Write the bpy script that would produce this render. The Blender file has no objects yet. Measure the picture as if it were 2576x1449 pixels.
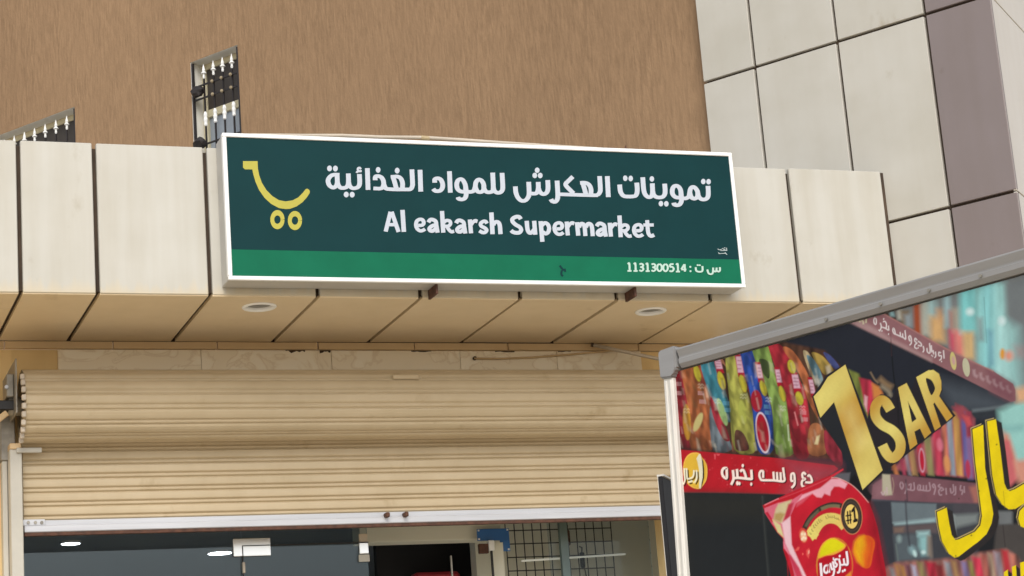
import bpy, bmesh, math, random
import numpy as np
from mathutils import Vector, Matrix

random.seed(7)
rng = np.random.default_rng(7)
SC = bpy.context.scene
COL = SC.collection

# ------------------------------------------------------------------ camera
# X runs along the shop front, Y into the building, Z up; lens and attitude
# were solved from the joints of the cladding.
FOC, CX, CY = 5325.335, 1288.0, 724.5          # in pixels of a 2576 wide survey print
yaw, pit, rol = map(math.radians, (20.8557153, 14.0107518, 4.4457106))
fw = np.array([math.sin(yaw)*math.cos(pit), math.cos(yaw)*math.cos(pit), math.sin(pit)])
rt = np.array([math.cos(yaw), -math.sin(yaw), 0.0])
dn = np.cross(fw, rt)
ax_r = math.cos(rol)*rt + math.sin(rol)*dn
ax_d = -math.sin(rol)*rt + math.cos(rol)*dn
EYE = np.array([0.0, 0.0, 1.6])
cam_d = bpy.data.cameras.new('camera')
cam = bpy.data.objects.new('camera', cam_d)
COL.objects.link(cam)
cam_d.sensor_width = 36.0
cam_d.lens = 36.0*FOC/2576.0
cam_d.clip_start, cam_d.clip_end = 0.1, 2000.0
M = Matrix.Identity(4)
for i in range(3):
    M[i][0], M[i][1], M[i][2], M[i][3] = ax_r[i], -ax_d[i], -fw[i], EYE[i]
cam.matrix_world = M
SC.camera = cam

# ------------------------------------------------------------------ light
SUN_EL, SUN_AZ = math.radians(40), math.radians(193)    # azimuth clockwise from +Y
world = bpy.data.worlds.new('World')
SC.world = world
world.use_nodes = True
nt = world.node_tree
for n in list(nt.nodes): nt.nodes.remove(n)
sky = nt.nodes.new('ShaderNodeTexSky')
sky.sky_type = 'NISHITA'
sky.sun_disc = False
sky.sun_elevation = SUN_EL
sky.sun_rotation = SUN_AZ
sky.air_density, sky.dust_density, sky.ozone_density = 1.0, 1.6, 1.0
hs = nt.nodes.new('ShaderNodeHueSaturation')
hs.inputs['Saturation'].default_value = 0.40
bg = nt.nodes.new('ShaderNodeBackground')
bg.inputs['Strength'].default_value = 0.125
wo = nt.nodes.new('ShaderNodeOutputWorld')
nt.links.new(sky.outputs[0], hs.inputs['Color'])
nt.links.new(hs.outputs[0], bg.inputs['Color'])
nt.links.new(bg.outputs[0], wo.inputs['Surface'])

sun_d = bpy.data.lights.new('sun', 'SUN')
sun_d.energy, sun_d.angle, sun_d.color = 1.40, math.radians(32), (1.0, 0.965, 0.91)
sun = bpy.data.objects.new('sun', sun_d)
COL.objects.link(sun)
to_sun = Vector((math.sin(SUN_AZ)*math.cos(SUN_EL), math.cos(SUN_AZ)*math.cos(SUN_EL), math.sin(SUN_EL)))
sun.rotation_euler = to_sun.to_track_quat('Z', 'Y').to_euler()
sun.location = to_sun*30

vs = SC.view_settings
vs.view_transform, vs.look, vs.gamma, vs.exposure = 'Standard', 'None', 1.0, 0.52
vs.use_curve_mapping = False

# ------------------------------------------------------------------ helpers
PXK = 2576.0/3840.0

def survey(x, y):
    """direction in which the survey print (2576 px wide) shows a point"""
    return ax_r*(x-CX) + ax_d*(y-CY) + fw*FOC

def on_plane(x, y, p0, n):
    d = survey(x, y); n = np.asarray(n, float)
    return EYE + d*(((np.asarray(p0, float)-EYE) @ n)/(d @ n))

def on_Y(x, y, Y):
    return on_plane(x, y, (0, Y, 0), (0, 1, 0))

def lin(c):
    out = []
    for v in c[:3]:
        v /= 255.0
        out.append(v/12.92 if v <= 0.04045 else ((v+0.055)/1.055)**2.4)
    return tuple(out)

def link(o, parent=None):
    COL.objects.link(o)
    if parent is not None: o.parent = parent
    return o

def tag(o, label=None, cat=None, group=None, kind=None):
    if label: o['label'] = label
    if cat: o['category'] = cat
    if group: o['group'] = group
    if kind: o['kind'] = kind
    return o

def empty(name, loc=(0, 0, 0), rz=0.0):
    o = bpy.data.objects.new(name, None)
    o.location = loc; o.rotation_euler = (0, 0, rz)
    o.empty_display_size = 0.2
    COL.objects.link(o)
    return o

def mesh_of(name, bm, mat, smooth=False):
    bmesh.ops.recalc_face_normals(bm, faces=bm.faces)
    me = bpy.data.meshes.new(name)
    bm.to_mesh(me); bm.free()
    if mat: me.materials.append(mat)
    if smooth:
        for p in me.polygons: p.use_smooth = True
    return me

def part(name, bm, mat, parent=None, smooth=False):
    return link(bpy.data.objects.new(name, mesh_of(name, bm, mat, smooth)), parent)

def put(name, me, parent, loc=(0, 0, 0), rot=(0, 0, 0)):
    o = bpy.data.objects.new(name, me)
    o.location = loc; o.rotation_euler = rot
    return link(o, parent)

def add_box(bm, a, b, bevel=0.0, mtx=None):
    (x0, y0, z0), (x1, y1, z1) = a, b
    vs_ = [bm.verts.new(p) for p in ((x0,y0,z0),(x1,y0,z0),(x1,y1,z0),(x0,y1,z0),(x0,y0,z1),(x1,y0,z1),(x1,y1,z1),(x0,y1,z1))]
    fs = [bm.faces.new([vs_[i] for i in q]) for q in ((3,2,1,0),(4,5,6,7),(0,1,5,4),(1,2,6,5),(2,3,7,6),(3,0,4,7))]
    geom = vs_
    if bevel > 0:
        es = list({e for f in fs for e in f.edges})
        r = bmesh.ops.bevel(bm, geom=es, offset=bevel, segments=1, affect='EDGES', profile=0.5)
        geom = list({v for f in r['faces'] for v in f.verts})
    if mtx is not None:
        bmesh.ops.transform(bm, matrix=mtx, verts=geom)
    return bm

def box(a, b, bevel=0.0, mtx=None):
    return add_box(bmesh.new(), a, b, bevel, mtx)

def add_tube(bm, pts, r, n=8, caps=True):
    pts = [Vector(p) for p in pts]
    rings = []
    up = None
    for i, p in enumerate(pts):
        t = (pts[min(i+1, len(pts)-1)] - pts[max(i-1, 0)]).normalized()
        if up is None:
            up = t.orthogonal().normalized()
        up = (up - t*up.dot(t)).normalized()
        w = t.cross(up)
        rr = r[i] if isinstance(r, (list, tuple)) else r
        rings.append([bm.verts.new(p + (up*math.cos(2*math.pi*k/n) + w*math.sin(2*math.pi*k/n))*rr) for k in range(n)])
    for a, b in zip(rings, rings[1:]):
        for k in range(n):
            bm.faces.new((a[k], a[(k+1) % n], b[(k+1) % n], b[k]))
    if caps:
        bm.faces.new(rings[0][::-1]); bm.faces.new(rings[-1])
    return bm

def tube(pts, r, n=8):
    return add_tube(bmesh.new(), pts, r, n)

def smooth_pts(pts, per=6, closed=False):
    P = np.array(pts, float)
    if len(P) < 3: return P
    out = []
    n = len(P)
    rngi = range(n) if closed else range(n-1)
    for i in rngi:
        if closed:
            p0, p1, p2, p3 = P[(i-1) % n], P[i], P[(i+1) % n], P[(i+2) % n]
        else:
            p1, p2 = P[i], P[i+1]
            p0 = P[i-1] if i > 0 else 2*p1-p2
            p3 = P[i+2] if i+2 < n else 2*p2-p1
        for k in range(per):
            t = k/per
            out.append(0.5*((2*p1) + (-p0+p2)*t + (2*p0-5*p1+4*p2-p3)*t*t + (-p0+3*p1-3*p2+p3)*t**3))
    if not closed: out.append(P[-1])
    return np.array(out)

def pen_ribbon(pts, a, b):
    """outline (left, right) of a stroke drawn with an elliptic pen of half axes a, b"""
    P = np.array(pts, float)
    T = np.gradient(P, axis=0)
    T /= np.linalg.norm(T, axis=1)[:, None] + 1e-12
    N = np.stack([-T[:, 1], T[:, 0]], 1)
    S = np.sqrt((a*N[:, 0])**2 + (b*N[:, 1])**2)
    O = np.stack([a*a*N[:, 0]/S, b*b*N[:, 1]/S], 1)
    return P+O, P-O

# ------------------------------------------------------------------ materials
def new_mat(name):
    m = bpy.data.materials.new(name)
    m.use_nodes = True
    t = m.node_tree
    return m, t, t.nodes['Principled BSDF']

def N(t, kind, **kw):
    n = t.nodes.new('ShaderNode'+kind)
    for k, v in kw.items(): setattr(n, k, v)
    return n

def mapped(t, scale, rand=True):
    """object coordinates, shifted per object so that equal pieces do not repeat"""
    tc = N(t, 'TexCoord')
    mp = N(t, 'Mapping')
    mp.inputs['Scale'].default_value = scale
    t.links.new(tc.outputs['Object'], mp.inputs['Vector'])
    if rand:
        oi = N(t, 'ObjectInfo')
        mu = N(t, 'Math', operation='MULTIPLY'); mu.inputs[1].default_value = 37.0
        t.links.new(oi.outputs['Random'], mu.inputs[0])
        cb = N(t, 'CombineXYZ')
        t.links.new(mu.outputs[0], cb.inputs['X']); t.links.new(mu.outputs[0], cb.inputs['Y'])
        t.links.new(cb.outputs[0], mp.inputs['Location'])
    return mp.outputs['Vector']

def mix_noise(t, vec, c1, c2, scale=1.0, detail=4.0, lo=0.35, hi=0.65, rough=0.55):
    nz = N(t, 'TexNoise')
    nz.inputs['Scale'].default_value = scale
    nz.inputs['Detail'].default_value = detail
    nz.inputs['Roughness'].default_value = rough
    t.links.new(vec, nz.inputs['Vector'])
    rp = N(t, 'ValToRGB')
    rp.color_ramp.elements[0].position, rp.color_ramp.elements[1].position = lo, hi
    rp.color_ramp.elements[0].color = (*c1, 1); rp.color_ramp.elements[1].color = (*c2, 1)
    t.links.new(nz.outputs['Fac'], rp.inputs['Fac'])
    return rp.outputs['Color'], nz.outputs['Fac']

def mult(t, a, b, fac=1.0):
    m = N(t, 'MixRGB', blend_type='MULTIPLY'); m.inputs['Fac'].default_value = fac
    t.links.new(a, m.inputs['Color1']); t.links.new(b, m.inputs['Color2'])
    return m.outputs['Color']

def bump(t, bsdf, height, strength, dist):
    b = N(t, 'Bump'); b.inputs['Strength'].default_value = strength; b.inputs['Distance'].default_value = dist
    t.links.new(height, b.inputs['Height']); t.links.new(b.outputs[0], bsdf.inputs['Normal'])

def plain(name, c, rough=0.5, metal=0.0, var=0.08, scale=(6, 6, 6), spec=0.5):
    m, t, b = new_mat(name)
    v = mapped(t, scale)
    col, fac = mix_noise(t, v, tuple(x*(1-var) for x in c), tuple(min(1, x*(1+var)) for x in c), 1.0, 5)
    t.links.new(col, b.inputs['Base Color'])
    b.inputs['Roughness'].default_value = rough
    b.inputs['Metallic'].default_value = metal
    b.inputs['Specular IOR Level'].default_value = spec
    return m

def panel_mat(name, c, rough=0.42, streak=0.10, blot=0.10, dirt=(0.62, 0.54, 0.40), edge=False):
    """coated sheet cladding: faint vertical rain streaks, blotches and stains"""
    m, t, b = new_mat(name)
    v1 = mapped(t, (9, 9, 0.7)); v2 = mapped(t, (2.2, 2.2, 2.2)); v3 = mapped(t, (3.1, 3.1, 2.0))
    s, _ = mix_noise(t, v1, (1-streak, 1-1.25*streak, 1-1.7*streak), (1, 1, 1), 1.0, 5, 0.30, 0.62)
    bl, _ = mix_noise(t, v2, (1-blot, 1-blot*1.1, 1-blot*1.4), (1, 1, 1), 1.0, 4, 0.32, 0.6)
    st, _ = mix_noise(t, v3, dirt, (1, 1, 1), 1.3, 7, 0.27, 0.37, 0.6)
    rgb = N(t, 'RGB'); rgb.outputs[0].default_value = (*c, 1)
    x = mult(t, rgb.outputs[0], s); x = mult(t, x, bl); x = mult(t, x, st, 0.45)
    ob = N(t, 'TexNoise'); ob.inputs['Scale'].default_value = 1.0; ob.inputs['Detail'].default_value = 1.5
    t.links.new(mapped(t, (2.4, 2.4, 1.6)), ob.inputs['Vector']); bump(t, b, ob.outputs['Fac'], 0.35, 0.012)
    if edge:
        # dust washed down and dried along the lower edge: ragged drips a hand high
        tc = N(t, 'TexCoord'); sp = N(t, 'SeparateXYZ'); t.links.new(tc.outputs['Object'], sp.inputs[0])
        dn_ = N(t, 'TexNoise'); dn_.inputs['Scale'].default_value = 1.0; dn_.inputs['Detail'].default_value = 5
        t.links.new(mapped(t, (26, 1, 1.0)), dn_.inputs['Vector'])
        ma = N(t, 'Math', operation='MULTIPLY_ADD'); ma.inputs[1].default_value = 0.20; ma.inputs[2].default_value = -0.035
        t.links.new(dn_.outputs['Fac'], ma.inputs[0])
        mr = N(t, 'MapRange'); mr.inputs['From Min'].default_value = 0.0; mr.inputs['To Min'].default_value = 1.0; mr.inputs['To Max'].default_value = 0.0
        t.links.new(sp.outputs['Z'], mr.inputs['Value']); t.links.new(ma.outputs[0], mr.inputs['From Max'])
        mm = N(t, 'Math', operation='MULTIPLY'); mm.inputs[1].default_value = 0.62; t.links.new(mr.outputs[0], mm.inputs[0])
        mx = N(t, 'MixRGB', blend_type='MIX'); mx.inputs['Color2'].default_value = (0.60, 0.49, 0.31, 1)
        t.links.new(mm.outputs[0], mx.inputs['Fac']); t.links.new(x, mx.inputs['Color1']); x = mx.outputs['Color']
    t.links.new(x, b.inputs['Base Color'])
    b.inputs['Roughness'].default_value = rough
    b.inputs['Specular IOR Level'].default_value = 0.4
    return m

MAT = {}
MAT['cream'] = panel_mat('cream_cladding', (0.54, 0.523, 0.468), streak=0.09, blot=0.08, edge=True)
MAT['cream_wall'] = panel_mat('cream_wall_cladding', (0.53, 0.51, 0.455), streak=0.03, blot=0.09)
MAT['soffit'] = panel_mat('soffit_cladding', (0.74, 0.60, 0.40), streak=0.03, blot=0.06)
MAT['mauve'] = panel_mat('mauve_cladding', (0.225, 0.187, 0.183), streak=0.04, blot=0.05)
MAT['pale'] = panel_mat('pale_cladding', (0.62, 0.58, 0.52), streak=0.04, blot=0.03)
MAT['joint'] = plain('joint_sealant', (0.062, 0.040, 0.025), 0.85, var=0.3)
MAT['white'] = plain('white_plastic', (0.88, 0.885, 0.87), 0.35, var=0.02)
MAT['case'] = plain('sign_case_sheet', (0.46, 0.445, 0.41), 0.4, var=0.06)
MAT['green'] = plain('sign_green', lin((11, 53, 56)), 0.55, var=0.04, spec=0.12)
MAT['band'] = plain('sign_band_green', lin((14, 102, 74)), 0.55, var=0.06, spec=0.12)
MAT['credit'] = plain('credit_print', (0.40, 0.46, 0.46), 0.5)
MAT['letter'] = plain('sign_letter_white', (0.515, 0.555, 0.62), 0.5, var=0.02, spec=0.2)
MAT['numeral'] = plain('sign_numeral_mint', (0.46, 0.62, 0.54), 0.5, var=0.02, spec=0.2)
MAT['yellow'] = plain('sign_yellow', lin((180, 172, 76)), 0.5, var=0.03, spec=0.2)
MAT['rust'] = plain('rusty_steel', (0.085, 0.035, 0.02), 0.75, var=0.35, scale=(30, 30, 30))
MAT['shutter'] = panel_mat('shutter_beige', (0.56, 0.455, 0.30), 0.5, 0.05, 0.07)
MAT['tanwall'] = panel_mat('tan_paint', (0.80, 0.59, 0.295), 0.7, 0.06, 0.10)
MAT['trim'] = panel_mat('trim_beige', (0.64, 0.47, 0.27), 0.5, 0.03, 0.06)
MAT['alu'] = plain('brushed_aluminium', (0.54, 0.55, 0.58), 0.42, 0.2, var=0.06, scale=(2, 2, 40))
MAT['guide'] = plain('guide_grey_paint', (0.50, 0.475, 0.41), 0.5, var=0.06)
MAT['steel'] = plain('dull_steel', (0.30, 0.28, 0.24), 0.5, 0.5, var=0.2, scale=(14, 14, 14))
MAT['dark'] = plain('black_paint', (0.018, 0.016, 0.016), 0.5, var=0.2)
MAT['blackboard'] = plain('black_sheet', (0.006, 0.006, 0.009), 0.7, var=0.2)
MAT['frame_al'] = plain('advert_frame_grey', (0.30, 0.295, 0.29), 0.5, 0.2, var=0.06, scale=(3, 3, 30))
MAT['frame_post'] = plain('advert_post_ivory', (0.68, 0.655, 0.60), 0.5, 0.0, var=0.10, scale=(40, 40, 6))
MAT['conduit'] = plain('pvc_conduit', (0.52, 0.45, 0.36), 0.5, var=0.08)
MAT['brass'] = plain('brass_joint', (0.42, 0.33, 0.19), 0.5, var=0.1)
MAT['winframe'] = plain('window_frame_beige', (0.62, 0.56, 0.38), 0.45, var=0.05)
MAT['reveal'] = plain('window_reveal_plaster', (0.74, 0.72, 0.66), 0.8, var=0.06)
MAT['iron'] = plain('wrought_iron', (0.018, 0.014, 0.014), 0.55, var=0.2)
MAT['tipwhite'] = plain('white_paint_tip', (0.82, 0.82, 0.80), 0.5, var=0.04)
MAT['rosette'] = plain('rosette_tan', (0.30, 0.24, 0.15), 0.6, var=0.1)
MAT['tinted'] = plain('tinted_mesh', (0.055, 0.045, 0.038), 0.5, var=0.1)
MAT['inwall'] = plain('interior_paint', (0.72, 0.70, 0.58), 0.8, var=0.02, scale=(1, 1, 1))
MAT['netting'] = plain('net_curtain', (0.55, 0.57, 0.60), 0.8, var=0.10)
MAT['ceiling'] = plain('interior_ceiling', (0.44, 0.51, 0.58), 0.8, var=0.01, scale=(1, 1, 1))
MAT['sky_pane'] = plain('sky_reflecting_pane', (0.30, 0.335, 0.38), 0.18, var=0.10, scale=(3, 3, 3))  # opaque pane with the sky's grey-blue reflection put into its colour
MAT['blue'] = plain('blue_card', (0.03, 0.14, 0.40), 0.45, var=0.1)
MAT['red'] = plain('red_packet', (0.45, 0.03, 0.04), 0.4, var=0.15)
MAT['teal'] = plain('glass_edge_teal', (0.10, 0.145, 0.14), 0.3, var=0.08)
MAT['chrome'] = plain('patch_steel', (0.95, 0.96, 0.97), 0.22, 0.6, var=0.01)

def stucco():
    """brown render combed downwards: short vertical ridges in drifting patches"""
    m, t, b = new_mat('brown_combed_render')
    ridge_v = mapped(t, (52, 8, 9), rand=False)
    # the ridges lean a little to either side, so the comb is warped
    wn = N(t, 'TexNoise'); wn.inputs['Scale'].default_value = 0.5; wn.inputs['Detail'].default_value = 2
    t.links.new(ridge_v, wn.inputs['Vector'])
    va = N(t, 'VectorMath', operation='MULTIPLY_ADD')
    va.inputs[1].default_value = (0.7, 0, 0.8)
    t.links.new(wn.outputs['Color'], va.inputs[0]); t.links.new(ridge_v, va.inputs[2])
    nz = N(t, 'TexNoise'); nz.inputs['Scale'].default_value = 1.0; nz.inputs['Detail'].default_value = 3.0
    nz.inputs['Roughness'].default_value = 0.5
    t.links.new(va.outputs[0], nz.inputs['Vector'])
    gr = N(t, 'TexNoise'); gr.inputs['Scale'].default_value = 38.0; gr.inputs['Detail'].default_value = 3
    t.links.new(mapped(t, (1.6, 1, 1), rand=False), gr.inputs['Vector'])
    patch = N(t, 'TexNoise'); patch.inputs['Scale'].default_value = 1.1; patch.inputs['Detail'].default_value = 3
    t.links.new(mapped(t, (0.5, 1, 0.35), rand=False), patch.inputs['Vector'])
    pm = N(t, 'TexNoise'); pm.inputs['Scale'].default_value = 2.6; pm.inputs['Detail'].default_value = 2
    t.links.new(mapped(t, (1.4, 1, 1), rand=False), pm.inputs['Vector'])
    pk = N(t, 'MapRange'); pk.inputs['From Min'].default_value = 0.36; pk.inputs['From Max'].default_value = 0.60
    pk.inputs['To Min'].default_value = 0.55; pk.inputs['To Max'].default_value = 1.0
    t.links.new(pm.outputs['Fac'], pk.inputs['Value'])
    rmix = N(t, 'MixRGB'); rmix.inputs['Color1'].default_value = (0.5, 0.5, 0.5, 1)
    t.links.new(pk.outputs[0], rmix.inputs['Fac']); t.links.new(nz.outputs['Fac'], rmix.inputs['Color2'])
    rp = N(t, 'ValToRGB')
    rp.color_ramp.elements[0].position, rp.color_ramp.elements[1].position = 0.34, 0.66
    rp.color_ramp.elements[0].color = (0.262, 0.167, 0.095, 1); rp.color_ramp.elements[1].color = (0.330, 0.212, 0.121, 1)
    t.links.new(rmix.outputs[0], rp.inputs['Fac'])
    pr = N(t, 'ValToRGB')
    pr.color_ramp.elements[0].position, pr.color_ramp.elements[1].position = 0.35, 0.68
    pr.color_ramp.elements[0].color = (0.92, 0.915, 0.91, 1); pr.color_ramp.elements[1].color = (1.05, 1.05, 1.05, 1)
    t.links.new(patch.outputs['Fac'], pr.inputs['Fac'])
    t.links.new(mult(t, rp.outputs['Color'], pr.outputs['Color']), b.inputs['Base Color'])
    b.inputs['Roughness'].default_value = 0.9
    b.inputs['Specular IOR Level'].default_value = 0.2
    ma = N(t, 'Math', operation='MULTIPLY_ADD'); ma.inputs[1].default_value = 0.45
    t.links.new(gr.outputs['Fac'], ma.inputs[0]); t.links.new(rmix.outputs[0], ma.inputs[2])
    bump(t, b, ma.outputs[0], 0.42, 0.012)
    return m
MAT['brown'] = stucco()

def marble():
    m, t, b = new_mat('beige_marble')
    v = mapped(t, (1.5, 1.5, 2.2))
    wv = N(t, 'TexNoise'); wv.inputs['Scale'].default_value = 2.4; wv.inputs['Detail'].default_value = 6
    wv.inputs['Distortion'].default_value = 1.6
    t.links.new(v, wv.inputs['Vector'])
    rp = N(t, 'ValToRGB')
    e = rp.color_ramp.elements
    base, vein = (0.86, 0.765, 0.59, 1), (0.77, 0.66, 0.49, 1)
    e[0].position, e[0].color = 0.44, base
    e[1].position, e[1].color = 0.56, (0.90, 0.82, 0.66, 1)
    k = e.new(0.495); k.color = vein
    k = e.new(0.465); k.color = base
    k = e.new(0.52); k.color = base
    t.links.new(wv.outputs['Fac'], rp.inputs['Fac'])
    t.links.new(rp.outputs['Color'], b.inputs['Base Color'])
    b.inputs['Roughness'].default_value = 0.4
    return m
MAT['marble'] = marble()

def glass(name='clear_glass', ior=1.42):
    m = bpy.data.materials.new(name); m.use_nodes = True
    t = m.node_tree
    for n in list(t.nodes): t.nodes.remove(n)
    tr = N(t, 'BsdfTransparent'); tr.inputs[0].default_value = (0.86, 0.88, 0.89, 1)
    gl = N(t, 'BsdfGlossy'); gl.inputs['Roughness'].default_value = 0.01
    gl.inputs['Color'].default_value = (0.86, 0.96, 1.0, 1)
    fr = N(t, 'Fresnel'); fr.inputs['IOR'].default_value = ior
    mx = N(t, 'MixShader'); out = N(t, 'OutputMaterial')
    t.links.new(fr.outputs[0], mx.inputs[0]); t.links.new(tr.outputs[0], mx.inputs[1])
    t.links.new(gl.outputs[0], mx.inputs[2]); t.links.new(mx.outputs[0], out.inputs[0])
    return m
MAT['glass'] = glass()
MAT['winglass'] = glass('window_glass', 2.0)
MAT['lowglass'] = glass('coated_glass', 1.22)

def emit(name, c, s):
    m, t, b = new_mat(name)
    b.inputs['Base Color'].default_value = (*c, 1)
    b.inputs['Emission Color'].default_value = (*c, 1)
    b.inputs['Emission Strength'].default_value = s
    return m
MAT['lamp'] = emit('lit_lamp', (0.95, 0.98, 1.0), 5.0)

def ground_mat():
    m, t, b = new_mat('sandy_ground')
    c, f = mix_noise(t, mapped(t, (0.5, 0.5, 0.5), rand=False), (0.48, 0.375, 0.24), (0.60, 0.48, 0.33), 1.0, 8, 0.3, 0.7)
    t.links.new(c, b.inputs['Base Color']); b.inputs['Roughness'].default_value = 0.95
    bump(t, b, f, 0.3, 0.03)
    return m
MAT['ground'] = ground_mat()
MAT['paving'] = plain('concrete_paving', (0.58, 0.50, 0.39), 0.85, var=0.15, scale=(1.5, 1.5, 1.5))
MAT['floor'] = plain('interior_floor_tiles', (0.40, 0.38, 0.34), 0.4, var=0.05)
MAT['roofing'] = plain('canopy_roofing', (0.35, 0.32, 0.28), 0.9, var=0.1)

# ------------------------------------------------------------------ the setting: ground
bm = bmesh.new()
bmesh.ops.create_grid(bm, x_segments=8, y_segments=8, size=1500)
tag(part('ground', bm, MAT['ground']), kind='structure')
tag(part('pavement', box((-12, 3.2, -0.3), (9, 11.6, 0.12), 0.02), MAT['paving']), kind='structure')

# ------------------------------------------------------------------ metric layout of the canopy
YF, ZB, ZT = 10.204, 4.26, 5.05               # fascia face, its bottom and top edge
YB = 11.23                                    # shop wall below the canopy
AZB = math.radians(122.67303)                 # the taller walls stand askew to the shop front
dB = np.array([math.cos(AZB), math.sin(AZB), 0.0])
nB = np.array([dB[1], -dB[0], 0.0])           # into the tall building
P0 = np.array([6.24, 10.204, 0.0])
RZB = math.atan2(-dB[1], -dB[0])              # local x runs to the right along that wall, y into it

def wall_xz(x, y, off):
    """local (x, z) on the askew wall, `off` metres behind the cladding face"""
    p = on_plane(x, y, P0 + nB*off, nB)
    return float((p - P0) @ (-dB)), float(p[2])

# ------------------------------------------------------------------ brown building
building = empty('brown_building', tuple(P0), RZB)
tag(building, 'tall building with brown combed render and two grilled windows behind the canopy', 'building')
OFF = 0.07
w1 = [wall_xz(479, 157, OFF), wall_xz(597, 113, OFF), wall_xz(487, 371, OFF), wall_xz(608, 333, OFF)]
w2 = [wall_xz(188, 269, OFF), wall_xz(190, 355, OFF)]
W1 = ((w1[0][0]+w1[2][0])/2, (w1[1][0]+w1[3][0])/2)
WTOP = (w1[0][1]+w1[1][1])/2
W2 = (w2[0][0]-1.25, (w2[0][0]+w2[1][0])/2)
WBOT = WTOP - 1.35
xs = sorted({-16.0, W2[0], W2[1], W1[0], W1[1], 0.2})
zs = [4.32, WBOT, WTOP, 13.0]
bm = bmesh.new()
REV = 0.16
for i in range(len(xs)-1):
    for j in range(3):
        hole = j == 1 and (abs(xs[i]-W1[0]) < 1e-6 or abs(xs[i]-W2[0]) < 1e-6)
        if hole: continue
        q = [bm.verts.new(p) for p in ((xs[i], OFF, zs[j]), (xs[i+1], OFF, zs[j]), (xs[i+1], OFF, zs[j+1]), (xs[i], OFF, zs[j+1]))]
        bm.faces.new(q)
bmesh.ops.remove_doubles(bm, verts=bm.verts, dist=1e-5)
# body of the building behind the face
for a, b in (((-16, OFF+0.45, 0), (-16, OFF, 13)), ((0.2, OFF+0.45, 0), (0.2, OFF, 13))):
    q = [bm.verts.new(p) for p in ((a[0], a[1], 4.32), (a[0], b[1], 4.32), (a[0], b[1], 13), (a[0], a[1], 13))]
    bm.faces.new(q)
q = [bm.verts.new(p) for p in ((-16, OFF, 13), (0.2, OFF, 13), (0.2, OFF+0.45, 13), (-16, OFF+0.45, 13))]
bm.faces.new(q)
q = [bm.verts.new(p) for p in ((-16, OFF+0.45, 4.32), (0.2, OFF+0.45, 4.32), (0.2, OFF+0.45, 13), (-16, OFF+0.45, 13))]
bm.faces.new(q)
part('wall', bm, MAT['brown'], building)

def window(x0, x1, nbar, first, step, sash):
    """aluminium window set back in the wall; returns the window and its grille"""
    bm = bmesh.new()
    t = 0.004
    d0, d1 = OFF+0.003, OFF+REV
    add_box(bm, (x0-t, d0, WBOT), (x0+0.002, d1, WTOP)); add_box(bm, (x1-0.002, d0, WBOT), (x1+t, d1, WTOP))
    add_box(bm, (x0+0.002, d0, WTOP-0.002), (x1-0.002, d1, WTOP+t)); add_box(bm, (x0+0.002, d0, WBOT-t), (x1-0.002, d1, WBOT+0.002))
    w = part('window', bm, MAT['reveal'], building)
    fz0, fz1 = WBOT+0.002, WTOP-0.002
    f = 0.045
    bm = bmesh.new()
    y0, y1 = OFF+REV-0.05, OFF+REV
    a0, a1 = x0+0.003, x1-0.003
    add_box(bm, (a0, y0, fz0), (a0+f, y1, fz1), 0.004); add_box(bm, (a1-f, y0, fz0), (a1, y1, fz1), 0.004)
    add_box(bm, (a0+f, y0, fz1-f), (a1-f, y1, fz1), 0.004); add_box(bm, (a0+f, y0, fz0), (a1-f, y1, fz0+f), 0.004)
    add_box(bm, (a0+f, y0+0.005, sash-0.03), (a1-f, y1, sash+0.03), 0.004)
    part('frame', bm, MAT['winframe'], w)
    part('insect_screen', box((a0+f, y0+0.015, sash+0.03), (a1-f-0.07, y0+0.022, fz1-f)), MAT['tinted'], w)
    part('pane', box((a0+f, y0+0.025, fz0+f), (a1-f, y0+0.031, sash-0.03)), MAT['sky_pane'], w)
    part('pane', box((a1-f-0.07, y0+0.015, sash+0.03), (a1-f, y0+0.021, fz1-f)), MAT['sky_pane'], w)
    part('curtain', box((a0+0.01, y1+0.02, fz0), (a1-0.01, y1+0.03, fz1)), MAT['netting'], w)
    return w

window(W1[0], W1[1], 4, 0, 0, WTOP-0.40)
window(W2[0], W2[1], 10, 0, 0, WTOP-0.40)

# grilles: flat bars with white spear heads and white collars
me_tip = None
def spear_mesh():
    bm = bmesh.new()
    rings = [(0.0, 0.007), (0.014, 0.011), (0.022, 0.008), (0.036, 0.010), (0.042, 0.021), (0.050, 0.019), (0.056, 0.010), (0.070, 0.0125), (0.118, 0.0015)]
    add_tube(bm, [(0, 0, z) for z, r in rings], [r for z, r in rings], 8)
    return mesh_of('spear_head', bm, MAT['tipwhite'])
def collar_mesh():
    bm = bmesh.new()
    rings = [(0, 0.007), (0.008, 0.014), (0.03, 0.012), (0.05, 0.017), (0.07, 0.012), (0.09, 0.016), (0.105, 0.012), (0.115, 0.007)]
    add_tube(bm, [(0, 0, z) for z, r in rings], [r for z, r in rings], 8)
    return mesh_of('collar', bm, MAT['tipwhite'])
ME_TIP, ME_COL = spear_mesh(), collar_mesh()
ME_BAR = mesh_of('bar', box((-0.0055, -0.0055, 0), (0.0055, 0.0055, 1.0)), MAT['iron'])
bm = bmesh.new(); bmesh.ops.create_uvsphere(bm, u_segments=8, v_segments=5, radius=0.014)
ME_ROS = mesh_of('rosette', bm, MAT['rosette'])

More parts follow.
